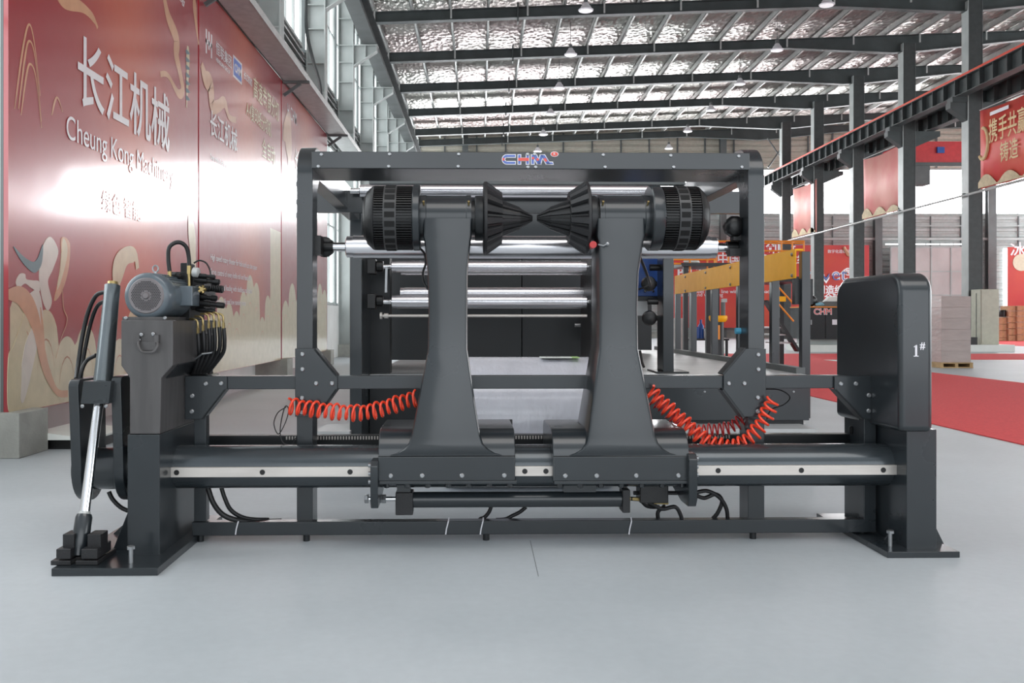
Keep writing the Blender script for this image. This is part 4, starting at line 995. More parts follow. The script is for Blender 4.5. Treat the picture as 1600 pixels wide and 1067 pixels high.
# main tube, rail strip
xl, xr = mx(200, 3.7), mx(1425, 3.7)
MB().cyl((xl, TD, TZ), (xr, TD, TZ), TR, n=56).build('cross_tube', TUBEP, RS)
rx0, rx1 = mx(253, 3.541), mx(1402, 3.541)
zc = mz(736.5, 3.541); rl = MB().box(rx0, rx1, TD - TR - .014, TD - TR + .03, zc - .0195, zc + .0195).build('guide_rail', STEEL, RS, label='bare steel guide rail', bevel=.0015)
HOLE = mesh_of(MB().lathe((0, 0, 0), (0, -1, 0), [(0, .0105), (.0006, .0105)], 20), 'bolt_hole', BLACK); RIM = mesh_of(MB().lathe((0, 0, 0), (0, -1, 0), [(.0008, .0045), (.0014, .0045)], 6), 'socket_screw', BOLTM)
for px in (276, 410, 547, 686, 820, 853, 985, 1122, 1252, 1380):
    inst('bolt_hole', HOLE, rl, (mx(px, 3.541), TD - TR - .0145, zc))
# rear toothed bar
zr = mz(686, 4.0)
o = MB().box(mx(322, 4.0), mx(1350, 4.0), 3.97, 4.03, zr - .028, zr + .022).build('rear_bar', PAINTD, RS, bevel=.006)
TOOTH = MB(); x = mx(447, 3.97)
while x < mx(1140, 3.97): TOOTH.box(x, x + .006, 3.966, 3.972, zr + .004, zr + .018); x += .0125
TOOTH.build('rack_teeth', STEEL, o, kind='stuff')
# left column: tank box with narrowed lower half
D0, D1 = 3.41, 4.03
def px_poly(pts, D): return [(lp(a, c, D).x, lp(a, c, D).z) for a, c in pts]
xa, xb = mx(199, D0), mx(249.5, D0); zt_ = mz(679, D0, 225)
lc = MB().box(xa, xb, D0, D1, .02, zt_).build('lower_column', PAINT, RS, bevel=.003)
for a in (206.5, 243): inst('bolt', BOLTS, lc, (mx(a, D0), D0 + .012, zt_ + .004), (R(-90), 0, 0))
tank = MB().prism(px_poly([(189, 500), (270, 500), (270, 571), (252, 591), (250, 678.5), (202.5, 678.5), (202.5, 590), (189, 571)], D0 + .004), 'y', D0 + .004, D1 - .02).build('tank_column', GREYP, RS, label='worn grey steel tank front', bevel=.004)
MB().prism(px_poly([(191, 501), (276, 501), (276, 571), (258, 592), (256, 676), (204, 676), (204, 590), (191, 571)], D0 + .05), 'y', D0 + .06, D1 - .01).build('tank_side', PAINTD, RS)
# handle
m = MB(); pts = [lp(217, 533, D0 - .006), lp(216.5, 540, D0 - .02), lp(221, 549, D0 - .024), lp(231, 550.5, D0 - .024), lp(241, 549, D0 - .024), lp(246, 540, D0 - .02), lp(246, 533, D0 - .006)]
m.tube(catmull(pts, False), .005, 8)
hn = m.build('handle', GREYP, tank)
m = MB(); 
for a in (216, 246): q = lp(a, 529, D0); m.box(q.x - .008, q.x + .008, D0 - .012, D0 + .003, q.z - .014, q.z + .014)
q0, q1 = lp(219, 534, D0), lp(244, 547, D0); m.box(q0.x, q1.x, D0 - .003, D0 + .003, q1.z, q0.z); m.build('handle_plate', GREYP, tank)
for a, c in ((221, 523), (239.5, 522), (217, 531), (245, 532)): inst('bolt', BOLTS, tank, lp(a, c, D0 - .002))
# base plates
def base_plate(x0, x1, y0, y1, h, name='base_plate'): return MB().box(x0, x1, y0, y1, 0, h).build(name, PAINT, RS, bevel=.002)
bl = base_plate(mx(80, 3.23), mx(246, 3.23), 3.23, 4.1, .028)
brp = base_plate(mx(1387, 3.41), mx(1500, 3.41), 3.41, 4.1, .024)
def anchor(px, py0, py1, D, par):
    a, c = lp(px, py0, D), lp(px, py1, D); m = MB(); m.cyl((c.x, D, .02), (a.x, D, a.z), .0085, n=12); m.lathe((a.x, D, a.z - .002), (0, 0, 1), [(0, .015), (.010, .015), (.013, .010)], 6); m.build('anchor_bolt', BOLTM, par)
anchor(204.5, 857, 884, 3.3, bl); anchor(1391, 832, 856, 3.50, brp)
# column gussets (triangular webs)
def tri(pts, D, th, nm='gusset_web'):
    P = [lp(a, c, D) for a, c in pts]; return MB().prism([(q.x, q.z) for q in P], 'y', D, D + th).build(nm, PAINT, RS, bevel=.001)
tri([(201, 797), (201, 880), (168, 880)], 3.48, .012); tri([(201, 812), (201, 858), (150, 858)], 3.75, .012)
xx = mx(202, 3.45)
xg = mx(1400, 3.6); MB().prism([(3.455, .024), (3.455, .10), (3.25 + .18, .024)], 'x', xg, xg + .01)
P0 = lp(1399, 808, 3.5); MB().prism([(xg, .024), (mx(1418, 3.5), .024), (mx(1418, 3.5), P0.z), (mx(1416, 3.5), P0.z)], 'y', 3.56, 3.57)
tri([(1419, 797), (1419, 856), (1372, 856)], 3.60, .010); tri([(1419, 805), (1419, 850), (1385, 850)], 3.9, .010)
tri([(1463, 825), (1463, 856), (1478, 856)], 3.56, .010)
# right column and rounded cover
D0r, D1r = 3.46, 4.03
xa, xb = mx(1416.7, D0r), mx(1463.7, D0r); rc = MB().box(xa, xb, D0r, D1r, .02, mz(675, D0r, 1440) + .01).build('lower_column', PAINT, RS, bevel=.003)
Dh = 3.44; xa, xb = mx(1406, Dh), mx(1459.5, Dh); z0, z1 = mz(675.5, Dh, 1440), mz(425, Dh, 1440); Dhb = 4.04
def arc(cy, cz, r, a0, a1, n=8): return [(cy + r * math.cos(a0 + (a1 - a0) * i / n), cz + r * math.sin(a0 + (a1 - a0) * i / n)) for i in range(n + 1)]
prof = [(Dh, z0), (Dh + .0, z0)] + arc(Dh + .085, z1 - .085, .085, math.pi, math.pi / 2) + arc(Dhb - .10, z1 - .10, .10, math.pi / 2, 0) + [(Dhb, z0)]
hood = MB().prism(prof[1:], 'x', xa, xb).build('rounded_cover', PAINT, RS, label='rounded smooth slate cover'); md = hood.modifiers.new('bevel', 'BEVEL'); md.width = .024; md.segments = 5; md.limit_method = 'ANGLE'; md.angle_limit = R(50); md.harden_normals = True
q = lp(1431.5, 557, Dh - .001); MB().box(q.x - .0045, q.x + .0035, q.y - .001, q.y, q.z + .002, q.z + .043).box(q.x - .010, q.x + .009, q.y - .001, q.y, q.z, q.z + .003).prism([(q.x - .011, q.z + .037), (q.x - .0045, q.z + .036), (q.x + .0035, q.z + .046), (q.x - .002, q.z + .044)], 'y', q.y - .001, q.y).build('numeral_print', WHITE, hood)
text('lettering', '#', .040, lp(1437.5, 545, Dh - .001), AXM, WHITE, hood, .001, .0006, .85)
# tube flanges at both columns
xf = mx(1403, 3.56); MB().lathe((xf - .008, TD, TZ), (1, 0, 0), [(0, .112), (.006, .118), (.03, .118), (.045, .118)], 40).build('tube_flange', PAINT, RS)
q = Vector((xf - .008, TD - .07, TZ + .075)); MB().cyl(q, q - Vector((.006, 0, 0)), .006, n=8).build('grease_nipple', BRASS, RS)
xf = mx(199, 3.56); MB().lathe((xf - .03, TD, TZ), (1, 0, 0), [(0, .098), (.035, .098)], 40).build('tube_flange', PAINT, RS)
# left tube stub between the lift levers
x0, x1 = mx(118, 3.6), mx(200, 3.6); MB().cyl((x0, TD, TZ - .005), (x1, TD, TZ - .005), .083, n=40).build('lever_tube', PAINT, RS)
def lever(pa, pb, py_top, D_top):
    xa = mx(pa, 3.5); xb = xa + .040
    zt_ = mz(py_top, D_top, pa); n = 12
    cy, cz, r = TD, TZ - .005, .125
    P = arc(cy, cz, r, math.pi * .95, math.pi * 2.05, 16) + [(3.75, zt_ - .03)] + arc(3.72, zt_ - .03, .03, 0, math.pi / 2, 4) + arc(3.52, zt_ - .03, .03, math.pi / 2, math.pi, 4)
    return MB().prism(P, 'x', xa, xb).build('lift_lever', PAINT, RS, bevel=.004)
lever(108, 125, 593, 3.49); lever(174.5, 191, 588, 3.49)
# clevis on base
for (a, c) in ((83, 110), (122, 152)):
    m = MB(); D = 3.27
    xa, xb = mx(a, D), mx(c, D); ww = xb - xa
    m.box(xa - .01, xb + .0, D, D + .18, .028, mz(876, D, a)); m.box(xa + .01, xb, D + .0, D + .13, .05, mz(858, D, a)); m.box(xa + .02, xb, D + .03, D + .10, .08, mz(838, D, a))
    m.build('clevis_block', CAST, RS, bevel=.003)

# ---- hydraulic cylinder (a thing of its own)
HC = thing('hydraulic_cylinder', 'tall dark hydraulic cylinder with chrome rod, leaning at the left of the roll stand', 'cylinder', lp(125, 860, 3.33), mach=True)
A = lp(176, 445, 3.62); Bq = lp(161, 597, 3.52); C0 = lp(154, 630, 3.5); E0 = lp(131.5, 806, 3.37); G0 = lp(124, 858, 3.33)
dv = (G0 - A).normalized()
MB().lathe(A, Bq - A, [(0, .024), (.003, .030), (.05, .0305), (.055, .030), ((Bq - A).length, .036)], 32).build('barrel', BARREL, HC)
MB().cyl(A - (Bq - A).normalized() * .012, A, .020, n=20).build('end_cap', BRASS, HC)
# trunnion block
P = [lp(a, c, 3.46) for a, c in ((130, 595.5), (174, 595.5), (170, 631), (125.6, 631))]
blk = MB().prism([(q.x, q.z) for q in P], 'y', 3.46, 3.56).build('trunnion_block', PAINT, HC, bevel=.003)
for a, c in ((129, 634.5), (166, 634.5)): inst('bolt', BOLTM and BOLTS, blk, lp(a, c, 3.465))
MB().cyl(C0 + Vector((0, 0, .0)), E0, .0185, n=28).build('piston_rod', CHROME, HC, label='chrome piston rod')
d = (G0 - E0).normalized(); MB().lathe(E0 - d * .006, d, [(0, .026), (.012, .030), (.10, .031), (.115, .027), (.15, .022)], 28).build('rod_eye', PAINT, HC)
MB().lathe(E0 - d * .016, d, [(0, .020), (.010, .022)], 20).build('wiper_ring', PURL, HC)
MB().cyl(lp(100, 862, 3.33), lp(148, 862, 3.33), .012, n=14).build('pin', CAST, HC)
m = MB(); m.tube(catmull([lp(166, 456, 3.64), lp(150, 462, 3.66), lp(137, 490, 3.68), lp(128, 530, 3.68), lp(122, 570, 3.66), lp(119, 592, 3.6)], False), .0088, 10)
m.tube(catmull([lp(170, 470, 3.66), lp(154, 476, 3.68), lp(143, 500, 3.7), lp(134, 540, 3.7), lp(128, 575, 3.68), lp(126, 598, 3.6)], False), .008, 10)
m.tube(catmull([lp(150, 555, 3.6), lp(136, 563, 3.62), lp(128, 578, 3.6), lp(124, 598, 3.6)], False), .008, 10)
m.build('hose', RUBBER, HC, label='black hydraulic hose')

# ---- hydraulic power unit
HP = thing('hydraulic_power_unit', 'hydraulic power unit with round grey motor and valve block on top of the left column', 'pump', lp(235, 500, 3.6), mach=True)
mc = lp(228.5, 462, 3.44); md_ = Vector((.05, 1, 0)).normalized(); r = .0885
mo = MB().lathe(mc, md_, [(0, .070), (.004, .082), (.012, .0885), (.07, .0895), (.072, .086), (.30, .084), (.31, .075)], 48).build('motor', MOTOR, HP, label='blue-grey electric motor')
MB().lathe(mc - md_ * .003, md_, [(0, .066), (.004, .070)], 48).build('fan_cover', FANC, mo, label='perforated fan cover')
hm = MB()
for i in range(-9, 10):
    for j in range(-9, 10):
        a, c = i * .0068 + (j % 2) * .0034, j * .0059; rr = math.hypot(a, c)
        if .019 < rr < .056: hm.cyl(mc + Vector((a, -.05 * a - .0050, c)), mc + Vector((a, -.05 * a - .0030, c)), .0022, n=6)
hm.build('vent_holes', BLACK, mo, kind='stuff')
MB().lathe(mc - md_ * .010, md_, [(0, .010), (.003, .013), (.008, .014)], 20).build('hub_cap', FANC, mo)
q = lp(243, 420, 3.56); m = MB(); m.tube([q + Vector((.011 * math.cos(a), 0, .013 * math.sin(a))) for a in [i * math.pi / 8 for i in range(17)]], .0032, 8); m.cyl(q - Vector((0, 0, .03)), q - Vector((0, 0, .011)), .006, n=10); m.build('eye_bolt', BOLTM, mo)
for k in range(12):
    th = math.pi * (.15 + .7 * k / 11); p_ = mc + Vector((math.cos(th) * .085, .09, math.sin(th) * .085)); MB().bar(p_, p_ + md_ * .2, .004, .012, up=(math.cos(th), 0, math.sin(th))).build('cooling_fin', MOTOR, mo)
m = MB(); a, c = lp(279, 447, 3.6), lp(303, 478, 3.6); m.box(a.x, c.x, 3.58, 3.68, c.z, a.z); m.build('terminal_box', MOTOR, HP, bevel=.004)
m = MB(); m.box(mc.x - .09, mc.x + .07, 3.44, 3.9, mz(501, 3.44, 230), mz(495, 3.44, 230)); m.build('motor_base', GREYP, HP)
for a in (197, 258): inst('bolt', BOLTS, HP, lp(a, 497, 3.44))
m = MB(); m.tube(catmull([lp(265, 424, 3.62), lp(263, 405, 3.62), lp(264, 388, 3.62), lp(272, 380, 3.63), lp(282, 379, 3.64), lp(291, 386, 3.65), lp(295, 402, 3.66), lp(295.5, 417, 3.66)], False), .0083, 12); m.build('return_hose', RUBBER, HP, label='thick black arched hose')
m = MB(); m.cyl(lp(265, 432, 3.62), lp(265, 423, 3.62), .008, n=12); m.cyl(lp(295.5, 428, 3.66), lp(295.5, 415, 3.66), .0085, n=12); m.cyl(lp(295.5, 448, 3.66), lp(295.5, 428, 3.66), .006, n=10); m.build('hose_fitting', BRASS, HP)
vb = MB(); a, c = lp(268, 425, 3.72), lp(300, 500, 3.72); vb.box(a.x, c.x, 3.70, 3.9, c.z, a.z); a, c = lp(300, 430, 3.75), lp(322, 484, 3.75); vb.box(a.x, c.x, 3.72, 3.9, c.z, a.z); a, c = lp(284, 411, 3.74), lp(296, 430, 3.74); vb.box(a.x, c.x, 3.72, 3.82, c.z, a.z)
VBm = vb.build('valve_block', BLACK, HP, bevel=.004)
MB().lathe(lp(301, 425, 3.66), (1, .0, -.1), [(0, .016), (.003, .020), (.022, .020), (.028, .012)], 24).build('pressure_gauge', PURL, HP, label='silver pressure gauge')
for (a, c, L_, rr) in ((304, 437, .105, .012), (306, 449, .115, .013), (306, 463, .09, .012), (306, 473, .12, .012), (306, 483, .08, .010), (308, 430, .075, .009), (268, 430, .04, .013)):
    q = lp(a, c, 3.68 + random.uniform(-.02, .04)); m = MB(); m.lathe(q, (1, -.05, -.1), [(0, rr * .7), (.012, rr), (L_ * .5, rr), (L_ * .52, rr * .75), (L_ * .7, rr * .75), (L_ * .72, rr * 1.0), (L_ - .004, rr * 1.0), (L_, rr * .6)], 16); m.build('solenoid_valve', BLACK, HP)
for k in range(7): q = lp(330 + k * 2.8, 449 + k * .5, 3.66); MB().lathe(q, (1, 0, -.1), [(0, .015), (.004, .015)], 12).build('cooling_ring', BLACK, HP)
q = lp(316, 452, 3.63); m = MB()
for k in range(5): th = 2 * math.pi * k / 5; m.cyl(q, q + Vector((math.cos(th) * .016, -.004, math.sin(th) * .016)), .005, .006, n=8)
m.cyl(q + Vector((0, .03, 0)), q - Vector((0, .008, 0)), .008, n=12); m.build('brass_star_knob', BRASS, HP, label='brass star knob')
for k, (a, c) in enumerate(((309, 497), (317, 493), (326, 489), (334, 488), (342, 487), (349, 489))):
    q = lp(a, c + 12, 3.68); m = MB(); m.tube(catmull([q + Vector((0, .01, -.03)), q + Vector((0, 0, .0)), q + Vector((-.003, 0, .02)), q + Vector((-.016, 0, .028)), q + Vector((-.035, .01, .028))], False), .0042, 8); m.cyl(q + Vector((0, .004, -.034)), q + Vector((0, .002, -.008)), .0062, n=6); m.build('elbow_fitting', BRASS, HP, label='brass elbow fitting')
    m = MB(); e = lp(303 + k * 4.4, 582, 3.74); m.tube(catmull([q + Vector((0, .006, -.03)), q + Vector((.002, .01, -.09)), (q + e) / 2 + Vector((.012 + k * .003, 0, -.03)), e], False), .0085, 8); m.build('hose', RUBBER, HP)
m = MB(); m.tube(catmull([lp(303, 411, 3.7), lp(312, 407, 3.7), lp(322, 411, 3.7), lp(328, 422, 3.7), lp(329, 432, 3.7)], False), .0035, 8); m.build('cable', RUBBER, HP)
m = MB(); a, c = lp(300, 520, 3.80), lp(328, 588, 3.80); m.box(a.x, c.x, 3.76, 3.86, c.z, a.z); m.build('hose_bundle_cover', BLACK, HP, bevel=.012)
a, c = lp(296, 534, 3.7), lp(312, 538, 3.7)
MB().tube([lp(305, 561, 3.70), lp(316, 553, 3.68), lp(330, 551, 3.69), lp(336, 548, 3.72)], .004, 8).build('tie_band', BOLTM, HP)

# ================================================================== ROLL ARMS
def roll_arm(sgn, label, head, body, carr, end_px, extra):
    """sgn +1: cone points to +X. all x from pixels."""
    DC = 3.61; cz = lambda px: mz(341, DC, px)
    mid = (body[0][1] + body[0][2]) / 2; z = cz(mid)
    AR = thing('roll_lifter', label, 'machine', (mx(mid, DC), DC, .3), 'roll arms', mach=True)
    X = lambda px: mx(px, DC)
    def L_(name, prof, m, n=40, par=AR, **k):
        prof = [(X(a), r) for a, r in prof]; x0 = prof[0][0]; mb = MB(); mb.lathe((x0, DC, z), (1, 0, 0) if prof[-1][0] > x0 else (-1, 0, 0), [(abs(a - x0), r) for a, r in prof], n); return mb.build(name, m, par, **k)
    dome, fin1, band, fin2, ring, hous0, hous1, collar0, collar1, fl0, fl1, c1e, c2e, tip = head
    # brake
    q = (lambda a, b, t: a + (b - a) * t)
    br_ = L_('brake_cap', [(dome[0], .085), (q(*dome, .25), .098), (q(*dome, .27), .106), (q(*dome, .8), .127), (dome[1], .129)], BLACK)
    L_('brake_drum', [(dome[1], .118), (ring[0], .118)], BLACK, par=AR)
    bnd = L_('drum_band', [(band[0], .124), (band[0], .1295), (band[1], .1295), (band[1], .124)], BANDM)
    fins = MB(); n = 72
    for k in range(n):
        th = 2 * math.pi * k / n
        for (a, c) in (fin1, fin2):
            e = Vector((0, math.cos(th), math.sin(th))); p0 = Vector((X(a), DC, z)) + e * .122; p1 = Vector((X(c), DC, z)) + e * .122
            fins.bar(p0, p1, .0045, .013, up=e)
    fins.build('cooling_fins', BLACK, AR, kind='stuff')
    sl = MB(); sw = (X(band[0]), X(band[1])); sw = (min(sw) + .006, max(sw) - .006)
    SLm = mesh_of(MB().box(sw[0] - (sw[0] + sw[1]) / 2, sw[1] - (sw[0] + sw[1]) / 2, -.011, .011, -.0015, .0018), 'vent_slot', PITCH)
    for k in range(22):
        th = 2 * math.pi * k / 22; o = inst('vent_slot', SLm, bnd, ((sw[0] + sw[1]) / 2, DC + math.cos(th) * .1292, z + math.sin(th) * .1292), (th - math.pi / 2, 0, 0))
    L_('brake_flange', [(ring[0], .128), (q(*ring, .1), .131), (q(*ring, .9), .131), (ring[1], .127)], PAINT)
    hs = L_('bearing_housing', [(hous0, .091), (hous0 + (hous1 - hous0) * .12, .0925), (hous0 + (hous1 - hous0) * .13, .0895), (hous1 - (hous1 - hous0) * .1, .0895), (hous1 - (hous1 - hous0) * .09, .092), (hous1, .092)], PAINT)
    for a in (hous0 + (hous1 - hous0) * .08, hous1 - (hous1 - hous0) * .05): 
        MB().cyl((X(a), DC - .080, z + .045), (X(a), DC - .094, z + .056), .0042, n=10).build('grease_nipple', BRASS, hs)
    L_('shaft_collar', [(hous1, .07), (collar0, .07), (collar0, .088), (q(collar0, collar1, .15), .0905), (collar1, .0905)], PAINTD)
    # cone chuck
    cn = L_('cone_flange', [(fl0, .140), (fl0 + (fl1 - fl0) * .3, .147), (fl1, .147), (fl1 + (fl1 - fl0) * .15, .143)], CAST)
    core = L_('expanding_cone', [(fl1, .128), (c1e, .088), (c1e, .066), (c2e, .040), (c2e, .036), (tip, .008)], BLACK, 36)
    ribs = [(fl1, c1e, .147, .1035, 18), (c1e, c2e, .0735, .0455, 14), (c2e, tip, .0425, .012, 12)]
    for a, c, r0, r1, nn in ribs:
        for k in range(nn):
            th = 2 * math.pi * (k + .5) / nn; e = Vector((0, math.cos(th), math.sin(th))); s = Vector((0, -math.sin(th), math.cos(th))); wd0, wd1 = r0 * .125, r1 * .125
            A_, C_ = X(a), X(c); o_ = Vector((0, DC, z)); mb = MB()
            mb.loft([[Vector((xx, 0, 0)) + o_ + e * rr + s * ww for rr, ww in ((rad - .018 * (rad / r0), -wd), (rad, -wd * .7), (rad, wd * .7), (rad - .018 * (rad / r0), wd))] for xx, rad, wd in ((A_, r0, wd0), (C_, r1, wd1))])
            mb.build('cone_jaw', CAST, core, bevel=0)
    # arm body: stacked sections
    rings = []
    for py, a, c, f, bk in body:
        ref = (a + c) / 2; x0_, x1_, zz = mx(a, f), mx(c, f), mz(py, f, ref); rr = .012
        rings.append([Vector(v) for v in ((x0_, f + rr, zz), (x0_ + rr * .4, f + rr * .3, zz), (x0_ + rr, f, zz), (x1_ - rr, f, zz), (x1_ - rr * .4, f + rr * .3, zz), (x1_, f + rr, zz), (x1_, bk, zz), (x0_, bk, zz))])
    MB().loft(rings).build('arm_body', PAINT, AR, ang=30)
    # carriage
    ca, cc = carr; f = 3.50; xa, xc = mx(ca, f), mx(cc, f); zb_ = mz(752, f, (ca + cc) / 2); zt_ = mz(668, 3.60, (ca + cc) / 2)
    rad = .10
    P = [(f, zb_), (f, zt_ - rad)] + arc(f + rad, zt_ - rad, rad, math.pi, math.pi / 2, 8) + [(3.90, zt_), (3.93, zt_ - .03), (3.93, zb_ + .02), (3.90, zb_)]
    cg = MB().prism(P, 'x', xa, xc).build('carriage', PAINT, AR, bevel=.004)
    MB().box(xa + .004, xc + .006, f - .006, 3.86, zb_ - .010, zb_ + .002).build('carriage_lip', PAINT, AR, bevel=.002)
    for k in range(4): inst('bolt', BOLT, cg, (xa + (xc - xa) * (.09, .32, .61, .92)[k], f, zb_ + .022))
    NUT = mesh_of(MB().lathe((0, 0, 0), (0, 0, -1), [(0, .011), (.018, .011), (.020, .008)], 8), 'clamp_bolt', PAINT)
    for k in range(7): inst('clamp_bolt', NUT, cg, (xa + .03 + (xc - xa - .05) * k / 6, f + .03, zb_ - .010))
    # rear bearing rod
    zz = mz(660, 3.97, (ca + cc) / 2)
    a, c = (carr[0] + 16, carr[1] - 4) if sgn > 0 else (carr[0] - 6, carr[1] - 28)
    MB().cyl((mx(a, 3.9), 3.93, zz), (mx(c, 3.9), 3.93, zz), .018, n=16).build('rear_rod', PAINTD, AR, label='dark rear rod')
    # fillet blocks where arm meets carriage
    # end plate
    ea, ec, e0, e1 = end_px; D = 3.47; xe0, xe1 = mx(ea, D), mx(ec, D); z0_, z1_ = mz(e1, D, ea), mz(e0, D, ea)
    P = [(D + .02, z0_), (D, z0_ + .03), (D, z1_ - .02), (D + .02, z1_), (3.88, z1_), (3.88, z0_ + .06), (3.6, z0_)]
    ep = MB().prism(P, 'x', xe0, xe1).build('end_plate', PAINT, AR, bevel=.003)
    for k in range(3): 
        zq = z1_ - .02 - k * .032; xs = xe0 if sgn > 0 else xe1; MB().cyl((xs, D + .03, zq), (xs - .010 * sgn, D + .03, zq), .009, n=8).build('bolt', BOLTM, ep)
    extra(AR, mx, DC, z)
    return AR
def ex_left(AR, mx_, DC, z):
    m = MB(); m.tube(catmull([lp(654, 386, 3.7), lp(663, 396, 3.72), lp(665, 412, 3.73), (lp(661, 425, 3.73)), lp(662, 440, 3.72), lp(669, 452, 3.7)], False), .005, 8); m.build('cable', RUBBER, AR)
    # stub of valve bracket
def ex_right(AR, mx_, DC, z):
    q = lp(927, 382, 3.50); m = MB(); m.cyl(q, q + Vector((0, .07, 0)), .014, n=14); m.build('red_button', DRED, AR, label='red button')
    m = MB(); m.tube([lp(935, 382, 3.49), lp(943, 384, 3.48), lp(949, 381, 3.48)], .0035, 8); e = lp(949, 381, 3.48); m.lathe(e - Vector((0, .007, 0)), (0, 1, 0), [(0, .003), (.003, .007), (.010, .007), (.013, .003)], 10); m.build('latch_lever', BOLTM, AR)
    m = MB(); m.tube(catmull([lp(1000, 402, 3.72), lp(1006, 416, 3.75), lp(1012, 432, 3.8), lp(1016, 446, 3.9)], False), .006, 8); m.build('cable', RUBBER, AR)
roll_arm(1, 'left roll arm of the stand, its ribbed black cone pointing right', ((570, 587), (588, 602), (602, 622), (622, 645), (646, 657), 657, 736, 742, 754, 755, 760, 784, 812, 832),
         [(341, 660, 738, 3.5165, 3.69), (368, 660.5, 737, 3.5165, 3.70), (378, 663, 735.5, 3.5165, 3.70), (400, 665, 733, 3.5165, 3.705), (425, 668, 731, 3.5165, 3.71), (480, 669.5, 730.5, 3.5165, 3.72), (546, 668.5, 730.5, 3.5165, 3.73), (552, 667.5, 731.5, 3.515, 3.74), (640, 650.5, 744, 3.502, 3.79), (682, 642, 751, 3.4965, 3.82), (694, 638, 755, 3.4965, 3.83), (702, 629, 764, 3.4965, 3.83), (708, 618, 775, 3.4970, 3.83), (711, 606, 788, 3.4985, 3.83)],
         (591, 805), (578.5, 590.5, 721, 796), ex_left)
roll_arm(-1, 'right roll arm of the stand, its ribbed black cone pointing left', ((1101, 1085), (1084, 1069), (1069, 1051), (1050, 1031), (1030, 1012), 1012, 933, 930, 919, 918, 913, 888, 859, 839),
         [(341, 932, 1009, 3.5165, 3.69), (368, 932, 1009, 3.5165, 3.70), (378, 934.5, 1006, 3.5165, 3.70), (400, 935.5, 1003, 3.5165, 3.705), (425, 936, 999, 3.5165, 3.71), (480, 936.3, 997, 3.5165, 3.72), (546, 935.5, 998, 3.5165, 3.73), (552, 934.5, 999.5, 3.515, 3.74), (640, 923, 1017, 3.502, 3.79), (682, 918, 1025, 3.4965, 3.82), (694, 915, 1030, 3.4965, 3.83), (702, 908, 1038, 3.4965, 3.83), (708, 897, 1049, 3.4970, 3.83), (711, 886, 1061, 3.4985, 3.83)],
         (864, 1077), (1076.5, 1090, 710, 793), ex_right)

# ---- horizontal shift cylinder under the carriages
SC = thing('shift_cylinder', 'horizontal hydraulic cylinder slung beneath the two arm carriages', 'cylinder', lp(800, 795, 3.62), mach=True)
D = 3.62
def hz(py, px=800): return mz(py, D, px)
zc = hz(780)
MB().cyl((mx(646, D), D, zc), (mx(971, D), D, zc), .0315, n=32).build('barrel', PAINT, SC)
for a, c, t0, b0 in ((619, 646, 766, 801), (970, 982, 763, 799)):
    k = MB().box(mx(a, D), mx(c, D), D - .04, D + .04, hz(b0), hz(t0)).build('end_block', CAST, SC, bevel=.004)
MB().box(mx(621, D), mx(642, D), D - .03, D + .03, hz(766), hz(752)).build('hanger', PAINT, SC)
MB().box(mx(880, D), mx(930, D), D - .02, D + .03, hz(768), hz(752)).build('hanger', PAINT, SC)
MB().cyl((mx(572, D), D, zc + .004), (mx(620, D), D, zc + .004), .009, n=18).build('rod', CHROME, SC)
NT = mesh_of(MB().lathe((0, 0, 0), (1, 0, 0), [(0, .017), (.002, .0185), (.014, .0185), (.016, .017)], 6), 'nut', BOLTM)
for a in (570, 591, 597): inst('nut', NT, SC, (mx(a, D), D, zc + .004))
for i, pts in enumerate(([(985, 779), (1005, 781), (1020, 788), (1035, 795), (1055, 792), (1064, 806), (1065, 818)], [(990, 770), (1030, 770), (1080, 770), (1105, 767), (1125, 778), (1135, 795), (1137, 812)], [(1085, 772), (1100, 778), (1118, 772), (1128, 782), (1122, 800), (1112, 812)],
                         [(1040, 790), (1028, 800), (1030, 818)], [(1008, 768), (1000, 776), (1010, 790), (1030, 792)])):
    MB().tube(catmull([lp(a, c, 3.66 + i * .02 + .01 * k) for k, (a, c) in enumerate(pts)], False), .0085, 10).build('hose', RUBBER, SC, label='black hydraulic hose')
m = MB(); m.cyl(lp(984, 779, 3.66), lp(1002, 780, 3.66), .0075, n=8); m.cyl(lp(1022, 785, 3.66), lp(1044, 786, 3.66), .0065, n=8); m.build('fitting', BRASS, SC)
m = MB(); a, c = lp(998, 755, 3.66), lp(1042, 784, 3.66); m.box(a.x, c.x, 3.63, 3.72, c.z, a.z); m.build('valve_block', BLACK, SC, bevel=.004)
# hoses under the tube and at the left column
def hose(pts, D, r, label, m=RUBBER):
    MB().tube(catmull([lp(a, c, (D if isinstance(D, (int, float)) else D[i])) for i, (a, c) in enumerate(pts)], False), r, 10).build('hydraulic_hose', m, label=label, cat='hose', group='loose hydraulic hoses', mach=True)
hose([(325, 762), (333, 785), (347, 803), (368, 812), (400, 815), (440, 814)], (3.68, 3.68, 3.69, 3.70, 3.74, 3.76), .011, 'outer thick black hose looping from the left column down to the bottom rail')
hose([(346, 762), (352, 780), (362, 798), (385, 810), (420, 812)], (3.70, 3.70, 3.71, 3.73, 3.76), .009, 'inner thinner black hose looping from the left column down to the bottom rail')
hose([(768, 790), (764, 800), (757, 808), (750, 811), (746, 818)], 3.765, .008, 'short black hose below the cylinder, left of the middle')
hose([(822, 792), (812, 800), (800, 806), (790, 811), (775, 812)], 3.765, .008, 'short black hose below the cylinder, right of the middle')
hose([(170, 768), (176, 780), (188, 792), (200, 798)], 3.66, .009, 'black hose curving behind the lower left column near the lift levers')

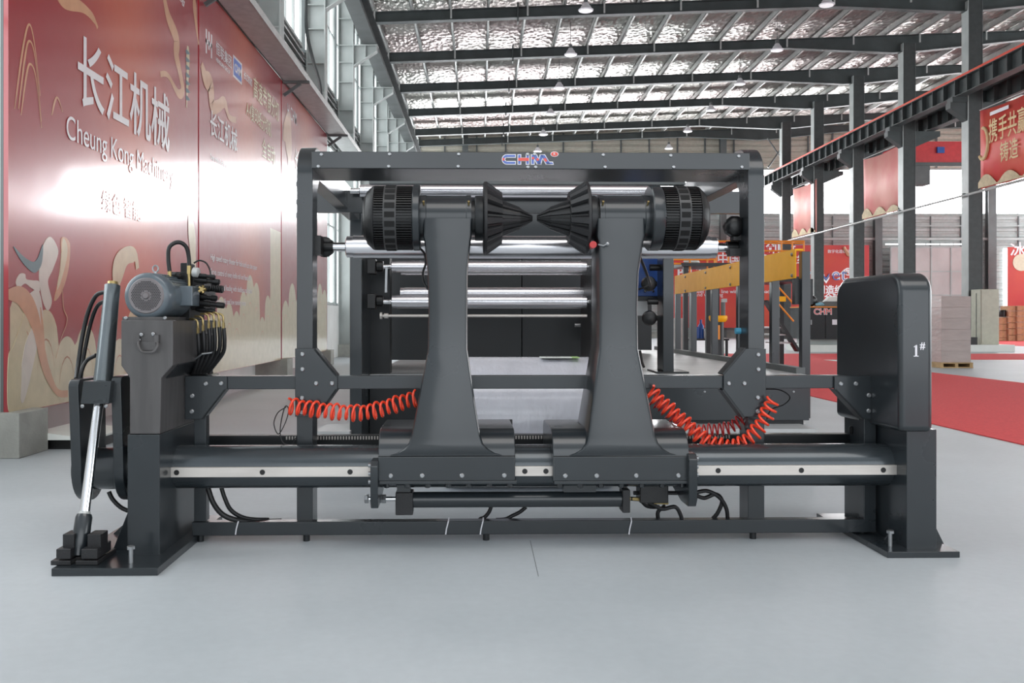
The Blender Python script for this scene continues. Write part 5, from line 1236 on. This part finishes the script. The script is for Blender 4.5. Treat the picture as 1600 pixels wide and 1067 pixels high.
# ---- coiled air hoses
def coil(pts, Ds, turns, R0, r, name_lab, m=ORANGE, base_r=.0):
    P = catmull([lp(a, c, Ds) for a, c in pts], False, 40); n = len(P); L_ = [0]
    for i in range(1, n): L_.append(L_[-1] + (P[i] - P[i - 1]).length)
    out = []; N = int(turns * 16); j = 0
    for k in range(N + 1):
        s = L_[-1] * k / N
        while j < n - 2 and L_[j + 1] < s: j += 1
        t_ = (s - L_[j]) / max(1e-6, L_[j + 1] - L_[j]); c = P[j].lerp(P[j + 1], t_); d = (P[j + 1] - P[j]).normalized()
        u = Vector((-d.z, 0, d.x)); v = Vector((0, 1, 0)); th = 2 * math.pi * turns * k / N; rr = R0 * (1 + .12 * math.sin(k * .13))
        out.append(c + u * math.cos(th) * rr + v * math.sin(th) * rr * .72 + d * rr * .25 * math.sin(th))
    return MB().tube(out, r, 7).build('coiled_air_hose', m, label=name_lab, cat='air hose', group='coiled air hoses', mach=True, ang=80)
coil([(450, 634), (480, 638), (520, 643), (565, 645), (600, 638), (630, 628), (652, 622)], 3.655, 19, .030, .0052, 'orange-red coiled air hose hanging level left of the left arm')
coil([(1014, 610), (1030, 626), (1052, 645), (1078, 668), (1102, 688), (1130, 697), (1155, 695), (1178, 678), (1196, 652), (1208, 624)], 3.66, 24, .028, .0056, 'thick bright orange coiled air hose sagging between right arm and right post')
coil([(1018, 622), (1040, 640), (1062, 660), (1085, 672), (1110, 672), (1140, 668), (1162, 655)], 3.80, 20, .026, .0036, 'thin dark red coiled air hose behind the bright orange one', DRED)
m = MB(); m.tube(catmull([lp(447, 636, 3.65), lp(434, 645, 3.66), lp(428, 662, 3.66), lp(435, 678, 3.66), lp(446, 660, 3.66), lp(451, 640, 3.65), lp(445, 636, 3.65), lp(438, 668, 3.67), lp(441, 690, 3.67), lp(455, 695, 3.67), lp(462, 684, 3.67)], False), .0022, 6)
m.build('looped_wire', RUBBER, label='thin black wire looped below the left coiled hose', cat='wire', mach=True)
m = MB(); m.tube(catmull([lp(1196, 608, 3.76), lp(1218, 609, 3.8), (lp(1234, 620, 3.8)), lp(1225, 632, 3.78), lp(1205, 640, 3.76), lp(1198, 655, 3.74)], False), .0028, 6)
m.build('looped_wire', RUBBER, label='thin black wire curling right of the right post below the middle rail', cat='wire', mach=True)
# small air valve cluster at right rear
t = thing('air_valve', 'small air valve with red tee and brass body beside the right end post', 'valve', lp(1344, 695, 3.95), mach=True)
MB().cyl(lp(1346, 692, 3.95), lp(1346, 680, 3.95), .011, n=12).build('body', BRASS, t); MB().cyl(lp(1340, 667, 3.95), lp(1350, 667, 3.95), .004, n=8).build('red_tee', DRED, t, label='red tee')
MB().lathe(lp(1331, 678, 3.95), (0, 0, 1), [(0, .008), (.01, .012), (.03, .012), (.035, .006)], 12).build('filter_cup', BLACK, t)
MB().cyl(lp(1346, 680, 3.95), lp(1346, 667, 3.95), .004, n=8).build('stem', BOLTM, t); MB().cyl(lp(1333, 690, 3.95), lp(1346, 690, 3.95), .005, n=8).build('pipe', BOLTM, t)
